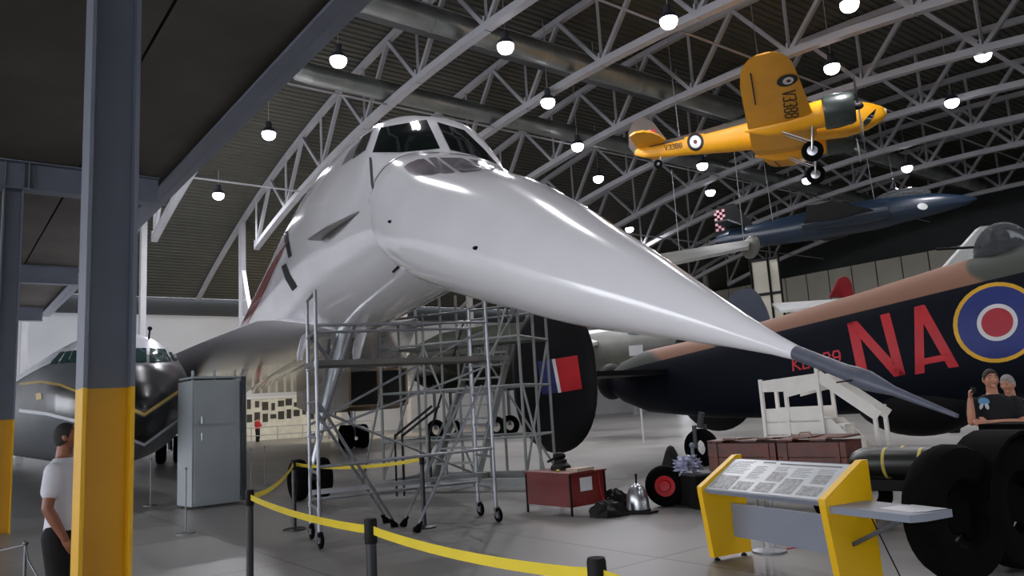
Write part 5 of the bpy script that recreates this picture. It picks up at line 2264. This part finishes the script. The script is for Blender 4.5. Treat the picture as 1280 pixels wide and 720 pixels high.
# ================================================================== people
def remesh(mb, name, mat, parent, vox, sm=3):
    tmp_me = bpy.data.meshes.new('tmp')
    tmp_me.from_pydata([tuple(p) for p in mb.v], [], mb.f)
    bm = bmesh.new()
    bm.from_mesh(tmp_me)
    bmesh.ops.recalc_face_normals(bm, faces=bm.faces)
    bm.to_mesh(tmp_me)
    bm.free()
    to = bpy.data.objects.new('tmp', tmp_me)
    COL.objects.link(to)
    md = to.modifiers.new('r', 'REMESH')
    md.mode = 'VOXEL'
    md.voxel_size = vox
    md2 = to.modifiers.new('s', 'SMOOTH')
    md2.factor = .5
    md2.iterations = sm
    dg = bpy.context.evaluated_depsgraph_get()
    me = bpy.data.meshes.new_from_object(to.evaluated_get(dg))
    bpy.data.objects.remove(to)
    inv = WM[parent.name].inverted()
    me.transform(inv)
    me.materials.clear()
    me.materials.append(mat)
    for p in me.polygons:
        p.use_smooth = True
    o = bpy.data.objects.new(name, me)
    COL.objects.link(o)
    o.parent = parent
    WM[o.name] = WM[parent.name]
    return o


def limb(mb, pts, rs, n=14):
    for a, b, r0, r1 in zip(pts[:-1], pts[1:], rs[:-1], rs[1:]):
        mb.tube(a, b, r0, r1, n)
        mb.sph(a, r0*1.0, 12, 8)
    mb.sph(pts[-1], rs[-1], 12, 8)


def hand(mb, wrist, d, palm_n, side, curl=.5, grip=False):
    """palm with four unequal bent fingers and a thumb; d towards the fingers, palm_n out of the palm, side towards the thumb"""
    d, pn, sd = V(d).normalized(), V(palm_n).normalized(), V(side).normalized()
    m3 = Matrix((sd, pn, d)).transposed()
    mb.sph(V(wrist)+d*.048, (.040, .017, .055), 12, 8, rot=m3)
    for k, (off, L) in enumerate(((.029, .070), (.010, .080), (-.009, .074), (-.027, .058))):
        p = V(wrist)+d*.088+sd*off
        a = curl*(.5 if not grip else 1.1)
        pts = [p-d*.02]
        for j, fr in enumerate((.45, .3, .25)):
            ang = a*(j+1)
            v = d*math.cos(ang)+pn*math.sin(ang)
            pts.append(pts[-1]+v*L*fr+(d*.02 if j == 0 else V((0, 0, 0))))
        limb(mb, pts, [.0098, .0092, .0085, .0075], 8)
    t0 = V(wrist)+d*.025+sd*.03
    limb(mb, [t0, t0+(sd*.7+d*.7+pn*.2).normalized()*.035, t0+(sd*.7+d*.7+pn*.2).normalized()*.035+(d*.9+pn*.4).normalized()*.032], [.012, .0105, .009], 8)


def head_mesh(mb, c, face, up, s=1.0):
    """skull, brow, nose, lips, chin, ears; face = looking direction"""
    f = V(face).normalized()
    u = (V(up)-f*V(up).dot(f)).normalized()
    r = f.cross(u)
    m3 = Matrix((r, f, u)).transposed()

    def fn(q):
        g = 1.0
        if q.z < -.1:
            g *= 1-.22*min(1, (-.1-q.z))*(1 if q.y < .2 else .55)
        return g
    mb.sph(c, (.076*s, .098*s, .118*s), 20, 14, rot=m3, fn=fn)

    def pt(x, y, z):
        return c+m3 @ V((x*s, y*s, z*s))
    # brow, cheekbones, nose, lips, chin, jaw
    mb.sph(pt(0, .080, .030), (.052*s, .018*s, .014*s), 12, 8, rot=m3)
    for sx in (-1, 1):
        mb.sph(pt(sx*.036, .074, -.020), (.024*s, .022*s, .020*s), 10, 8, rot=m3)
        mb.sph(pt(sx*.078, -.004, -.004), (.010*s, .020*s, .032*s), 10, 8, rot=m3)
    limb(mb, [pt(0, .090, .018), pt(0, .106, -.014), pt(0, .113, -.024)], [.009*s, .011*s, .013*s], 8)
    for sx in (-1, 1):
        mb.sph(pt(sx*.012, .100, -.027), .010*s, 8, 6)
    mb.sph(pt(0, .090, -.052), (.024*s, .012*s, .006*s), 10, 6, rot=m3)
    mb.sph(pt(0, .089, -.063), (.020*s, .012*s, .006*s), 10, 6, rot=m3)
    mb.sph(pt(0, .076, -.092), (.028*s, .022*s, .020*s), 10, 8, rot=m3)
    return pt, m3


def face_bits(pt, m3, parent, s, hairmat, short=True, bald=False):
    for sx in (-1, 1):
        mb = MB()
        mb.sph(pt(sx*.031, .083, .006), (.013*s, .007*s, .007*s), 10, 6, rot=m3)
        mb.build('eye', M('eye_dark', (40, 32, 30), rough=.2), parent)
        mb = MB()
        limb(mb, [pt(sx*.014, .096, .030), pt(sx*.032, .094, .036), pt(sx*.050, .080, .030)], [.004*s, .0045*s, .003*s], 6)
        mb.build('eyebrow', hairmat, parent)
    mb = MB()
    limb(mb, [pt(-.022, .096, -.0575), pt(0, .101, -.0575), pt(.022, .096, -.0575)], [.002*s, .003*s, .002*s], 6)
    mb.build('mouth', M('lip', (120, 60, 56), rough=.5), parent)
    # hair: cap over the back and top of the skull
    mb = MB()
    rg = []
    n = 18
    vs, fs = [], []
    N1, N2 = 26, 14
    for i in range(N2+1):
        th = PI*.62*i/N2
        for k in range(N1):
            a = 2*PI*k/N1
            x, y, z = math.sin(th)*math.cos(a), math.sin(th)*math.sin(a), math.cos(th)
            # hairline: stop low at the back, high at the front
            lim = PI*(.62-.30*max(0, y/max(.01, math.hypot(x, y)))**1.0)
            t2_ = min(th, lim)
            x, y, z = math.sin(t2_)*math.cos(a), math.sin(t2_)*math.sin(a), math.cos(t2_)
            kk = 1.045 if t2_ < lim-.02 else 1.0
            kk += .012*math.sin(9*a+5*th)
            vs.append(pt(.078*kk*x, .099*kk*y-.002, .120*kk*z+.002))
    for i in range(N2):
        for k in range(N1):
            k2 = (k+1) % N1
            fs.append((i*N1+k, i*N1+k2, (i+1)*N1+k2, (i+1)*N1+k))
    mb.add(vs, fs)
    mb.build('hair', hairmat, parent)


m_skin = M('skin_tone', (190, 132, 104), rough=.5, var=.08, scale=8)
m_skin2 = M('skin_tanned', (140, 86, 62), rough=.5, var=.08, scale=8)


def body_frame(base, ang):
    f = V((math.cos(ang), math.sin(ang), 0))
    r = V((f.y, -f.x, 0))
    return lambda x, y, z: base + r*x + f*y + V((0, 0, z))      # x right, y forward


# --- man on the left, seen from his right side, looking up
hp = at(82, 546, 6.0)
base = V((hp.x-.01, hp.y, 0))
H = at(82, 526, 6.0).z
k_ = H/1.80
Bf = body_frame(base, R(12))
pm = thing('person', 'man in a white T-shirt and black shorts looking up beside the nearest column', 'person', base)


def torso(mb, B, k, grow=0.0, z0=.86, z1=1.50, lean=0.0):
    st_t = [(.84, .150, .105), (.92, .165, .120), (1.02, .150, .112), (1.12, .150, .108), (1.24, .172, .118), (1.34, .190, .120), (1.42, .185, .105), (1.47, .13, .085), (1.50, .075, .065)]
    rg = []
    for z, a, b in st_t:
        if z < z0-.001 or z > z1+.001:
            continue
        rg.append([B((a+grow)*math.cos(2*PI*q/24)*k, ((b+grow)*math.sin(2*PI*q/24)+.012+lean*(z-.9))*k, z*k) for q in range(24)])
    mb.loft(rg)


sk = MB()
torso(sk, Bf, k_)
hc = Bf(0, .03*k_, 1.665*k_)
fdir = (Bf(0, 1, .55)-Bf(0, 0, 0))
pt, m3 = head_mesh(sk, hc, fdir, (0, 0, 1), k_)
limb(sk, [Bf(0, -.01, 1.42*k_), Bf(0, .005, 1.58*k_)], [.062*k_, .058*k_])
# legs
LG = {}
for sx, fy in ((1, .02), (-1, -.06)):
    hip, kn, an = Bf(sx*.09, 0, .88*k_), Bf(sx*.10, fy+.03, .48*k_), Bf(sx*.10, fy-.02, .08)
    LG[sx] = (hip, kn, an)
    limb(sk, [hip, hip.lerp(kn, .5), kn], [.088, .078, .056])
    limb(sk, [kn, kn.lerp(an, .35), an], [.054, .058, .036])
# right arm hanging, forearm slightly forward; left arm mirrored
for sx in (1, -1):
    sh, el, wr = Bf(sx*.195, 0, 1.40*k_), Bf(sx*.235, -.02, 1.12*k_), Bf(sx*.225, .10, .88*k_)
    limb(sk, [sh, sh.lerp(el, .5), el], [.052, .046, .040])
    limb(sk, [el, el.lerp(wr, .35), wr], [.040, .041, .027])
    dn_ = (wr-el).normalized()
    hand(sk, wr, dn_, Bf(-sx, 0, 0)-Bf(0, 0, 0), Bf(0, 1, 0)-Bf(0, 0, 0), .6)
bd = remesh(sk, 'body', m_skin2, pm, .009)
face_bits(pt, m3, bd, k_, M('hair_dark', (30, 24, 20), rough=.8, var=.3, scale=30))
tsh = MB()
torso(tsh, Bf, k_, .016, .92, 1.505)
for sx in (1, -1):
    sh, el = Bf(sx*.19, 0, 1.405*k_), Bf(sx*.235, -.02, 1.12*k_)
    limb(tsh, [sh, sh.lerp(el, .55)], [.068, .066])
m_tee = M('tee_white', (214, 214, 222), rough=.9, var=.05, scale=6, bump=.35, bscale=9)
remesh(tsh, 't_shirt', m_tee, pm, .010)
sho = MB()
torso(sho, Bf, k_, .014, .84, 1.02)
for sx in (1, -1):
    hip, kn, an = LG[sx]
    limb(sho, [hip, hip.lerp(kn, .5), hip.lerp(kn, .98)], [.105, .100, .092])
remesh(sho, 'shorts', M('shorts_black', (10, 10, 12), rough=.9), pm, .012)
for sx in (1, -1):
    mb = MB()
    an = LG[sx][2]
    f_ = (Bf(0, 1, 0)-Bf(0, 0, 0))
    mb.sph(V((an.x, an.y, .0))+f_*.06+V((0, 0, .045)), (.13, .05, .045), 16, 10, rot=Matrix.Rotation(math.atan2(f_.y, f_.x), 3, 'Z'))
    mb.build('shoe', M('shoe_dark', (40, 38, 40), rough=.6), pm)

# --- man on the right with folded arms and a small camera
hp = at(1236, 478, 8.45)
base = V((hp.x+.02, hp.y, 0))
H = at(1237, 460, 8.45).z
k_ = H/1.80
Bf = body_frame(base, R(-112))      # faces the viewer, slightly to the left
pm = thing('person', 'dark-haired man in a black printed T-shirt holding up a small camera at the right', 'person', base)
sk = MB()
torso(sk, Bf, k_)
hc = Bf(0, .02, 1.665*k_)
pt, m3 = head_mesh(sk, hc, Bf(-.15, 1, .12)-Bf(0, 0, 0), (0.05, 0, 1), k_)
limb(sk, [Bf(0, -.01, 1.42*k_), Bf(0, .005, 1.58*k_)], [.062*k_, .058*k_])
LG = {}
for sx in (1, -1):
    hip, kn, an = Bf(sx*.09, 0, .88*k_), Bf(sx*.11, .03, .48*k_), Bf(sx*.12, 0, .08)
    LG[sx] = (hip, kn, an)
    limb(sk, [hip, hip.lerp(kn, .5), kn], [.085, .075, .055])
    limb(sk, [kn, kn.lerp(an, .35), an], [.052, .055, .036])
# his right arm: upper arm down, forearm up, camera in the hand
sh, el, wr = Bf(.19, 0, 1.40*k_), Bf(.255, .14, 1.20*k_), Bf(.245, .19, 1.46*k_)
limb(sk, [sh, sh.lerp(el, .5), el], [.052, .046, .040])
limb(sk, [el, el.lerp(wr, .4), wr], [.040, .040, .027])
hand(sk, wr, wr-el, Bf(-.6, .3, 0)-Bf(0, 0, 0), Bf(-.3, -.8, 0)-Bf(0, 0, 0), .9, True)
camp = wr+(wr-el).normalized()*.10+(Bf(-.03, .03, 0)-Bf(0, 0, 0))
# his left arm: folded across under the right elbow
sh, el, wr = Bf(-.19, 0, 1.40*k_), Bf(-.25, .08, 1.17*k_), Bf(.12, .23, 1.19*k_)
limb(sk, [sh, sh.lerp(el, .5), el], [.052, .046, .042])
limb(sk, [el, el.lerp(wr, .4), wr], [.042, .040, .027])
hand(sk, wr, wr-el, Bf(0, -1, 0)-Bf(0, 0, 0), (0, 0, 1), .7)
bd = remesh(sk, 'body', m_skin, pm, .009)
face_bits(pt, m3, bd, k_, M('hair_brown', (44, 30, 22), rough=.8, var=.3, scale=30))
m_tb = M('tee_black', (12, 13, 17), rough=.9, bump=.3, bscale=9)
tsh = MB()
torso(tsh, Bf, k_, .018, .92, 1.505)
for sx, el in ((1, Bf(.255, .14, 1.20*k_)), (-1, Bf(-.25, .08, 1.17*k_))):
    sh = Bf(sx*.19, 0, 1.405*k_)
    limb(tsh, [sh, sh.lerp(el, .6)], [.068, .064])
ts = remesh(tsh, 't_shirt', m_tb, pm, .010)
tb = BVHTree.FromPolygons([tuple(WM[ts.name] @ v.co) for v in ts.data.vertices], [tuple(p.vertices) for p in ts.data.polygons])
decal('shirt_print', [ell(1230, 502, 7, 4.5, .1)], tb, M('print_blue', (96, 150, 190), rough=.8), ts, off=.006, maxlen=2)
decal('shirt_print', [ell(1227, 508, 2.2, 4, .4), ell(1234, 508, 2.2, 4, -.4)], tb, M('print_white', (200, 205, 210), rough=.8), ts, off=.008, maxlen=2)
tro = MB()
torso(tro, Bf, k_, .014, .84, 1.02)
for sx in (1, -1):
    hip, kn, an = LG[sx]
    limb(tro, [hip, hip.lerp(kn, .5), kn, an], [.10, .092, .075, .060])
remesh(tro, 'trousers', m_tb, pm, .012)
for sx in (1, -1):
    mb = MB()
    an = LG[sx][2]
    f_ = (Bf(0, 1, 0)-Bf(0, 0, 0))
    mb.sph(V((an.x, an.y, .0))+f_*.06+V((0, 0, .045)), (.13, .05, .045), 16, 10, rot=Matrix.Rotation(math.atan2(f_.y, f_.x), 3, 'Z'))
    mb.build('shoe', m_black, pm)
ct = thing('pocket_camera', 'small black camera held up in the right hand of the man at the right', 'camera', camp-V((0, 0, .03)))
mb = MB()
mb.box(camp, (.035, .095, .06), R(-20))
mb.build('camera_body', m_black, ct, smooth=False)
mb = MB()
mb.lathe([(.02, 0), (.02, .02), (.014, .028)], camp+(Bf(0, -1, 0)-Bf(0, 0, 0))*.01, Bf(0, 1, 0)-Bf(0, 0, 0), n=14)
mb.build('camera_lens', m_chrome, ct)

# --- grey-haired man behind him, facing left
hp = at(1259, 482, 9.0)
base = V((hp.x+.02, hp.y, 0))
H = at(1259, 467, 9.0).z
k_ = H/1.80
Bf = body_frame(base, R(-150))
pm = thing('person', 'grey-haired man in dark clothes standing behind the man with the camera', 'person', base)
sk = MB()
torso(sk, Bf, k_)
hc = Bf(0, .02, 1.665*k_)
pt, m3 = head_mesh(sk, hc, Bf(0, 1, -.1)-Bf(0, 0, 0), (0, 0, 1), k_)
limb(sk, [Bf(0, -.01, 1.42*k_), Bf(0, .005, 1.58*k_)], [.062*k_, .058*k_])
for sx in (1, -1):
    hip, kn, an = Bf(sx*.09, 0, .88*k_), Bf(sx*.11, .03, .48*k_), Bf(sx*.12, 0, .08)
    LG[sx] = (hip, kn, an)
    limb(sk, [hip, kn, an], [.085, .055, .036])
    sh, el, wr = Bf(sx*.19, 0, 1.40*k_), Bf(sx*.235, -.02, 1.12*k_), Bf(sx*.225, .08, .88*k_)
    limb(sk, [sh, el, wr], [.052, .040, .027])
    hand(sk, wr, wr-el, Bf(-sx, 0, 0)-Bf(0, 0, 0), Bf(0, 1, 0)-Bf(0, 0, 0), .6)
bd = remesh(sk, 'body', m_skin, pm, .010)
face_bits(pt, m3, bd, k_, M('hair_grey', (150, 146, 142), rough=.8, var=.2, scale=30))
tsh = MB()
torso(tsh, Bf, k_, .018, .90, 1.505)
for sx in (1, -1):
    sh, el, wr = Bf(sx*.19, 0, 1.405*k_), Bf(sx*.235, -.02, 1.12*k_), Bf(sx*.225, .08, .88*k_)
    limb(tsh, [sh, el, el.lerp(wr, .9)], [.068, .056, .045])
remesh(tsh, 'jacket', m_tb, pm, .012)
tro = MB()
torso(tro, Bf, k_, .014, .84, 1.02)
for sx in (1, -1):
    hip, kn, an = LG[sx]
    limb(tro, [hip, kn, an], [.10, .075, .060])
remesh(tro, 'trousers', m_tb, pm, .014)
for sx in (1, -1):
    mb = MB()
    an = LG[sx][2]
    f_ = (Bf(0, 1, 0)-Bf(0, 0, 0))
    mb.sph(V((an.x, an.y, .0))+f_*.06+V((0, 0, .045)), (.13, .05, .045), 16, 10, rot=Matrix.Rotation(math.atan2(f_.y, f_.x), 3, 'Z'))
    mb.build('shoe', m_black, pm)

# --- tiny visitor in red by the exhibition wall
b = atz(322, 553, 0)
base = V((b.x, b.y, 0))
H = at(322, 521, b.y).z
k_ = H/1.80
Bf = body_frame(base, R(60))
Bk = (lambda B, k: (lambda x, y, z: B(x*k, y*k, z)))(Bf, k_)
pm = thing('person', 'tiny distant visitor in a red top standing before the exhibition wall', 'person', base)
sk = MB()
torso(sk, Bf, k_)
pt, m3 = head_mesh(sk, Bf(0, .02, 1.665*k_), Bf(0, 1, 0)-Bf(0, 0, 0), (0, 0, 1), k_)
limb(sk, [Bf(0, 0, 1.42*k_), Bf(0, 0, 1.58*k_)], [.062*k_, .058*k_])
for sx in (1, -1):
    limb(sk, [Bk(sx*.09, 0, .88*k_), Bk(sx*.1, .03, .48*k_), Bk(sx*.1, 0, .06)], [.1, .07, .045])
    el, wr = Bk(sx*.26, .05, 1.14*k_), Bk(sx*.16, .22, 1.25*k_)
    limb(sk, [Bk(sx*.19, 0, 1.40*k_), el, wr], [.06, .05, .035])
    hand(sk, wr, wr-el, Bk(-sx, 0, 0)-Bk(0, 0, 0), (0, 0, 1), .5)
bd = remesh(sk, 'body', m_skin, pm, .012)
face_bits(pt, m3, bd, k_, MATS['hair_dark'])
tsh = MB()
torso(tsh, Bf, k_, .02, .86, 1.505)
for sx in (1, -1):
    limb(tsh, [Bk(sx*.19, 0, 1.405*k_), Bk(sx*.26, .05, 1.14*k_), Bk(sx*.2, .15, 1.20*k_)], [.08, .07, .06])
remesh(tsh, 'red_top', M('top_red', (170, 24, 30), rough=.8), pm, .016)
tro = MB()
torso(tro, Bf, k_, .014, .84, 1.02)
for sx in (1, -1):
    limb(tro, [Bk(sx*.09, 0, .88*k_), Bk(sx*.1, .03, .48*k_), Bk(sx*.1, 0, .08)], [.115, .09, .07])
remesh(tro, 'trousers', m_tb, pm, .016)
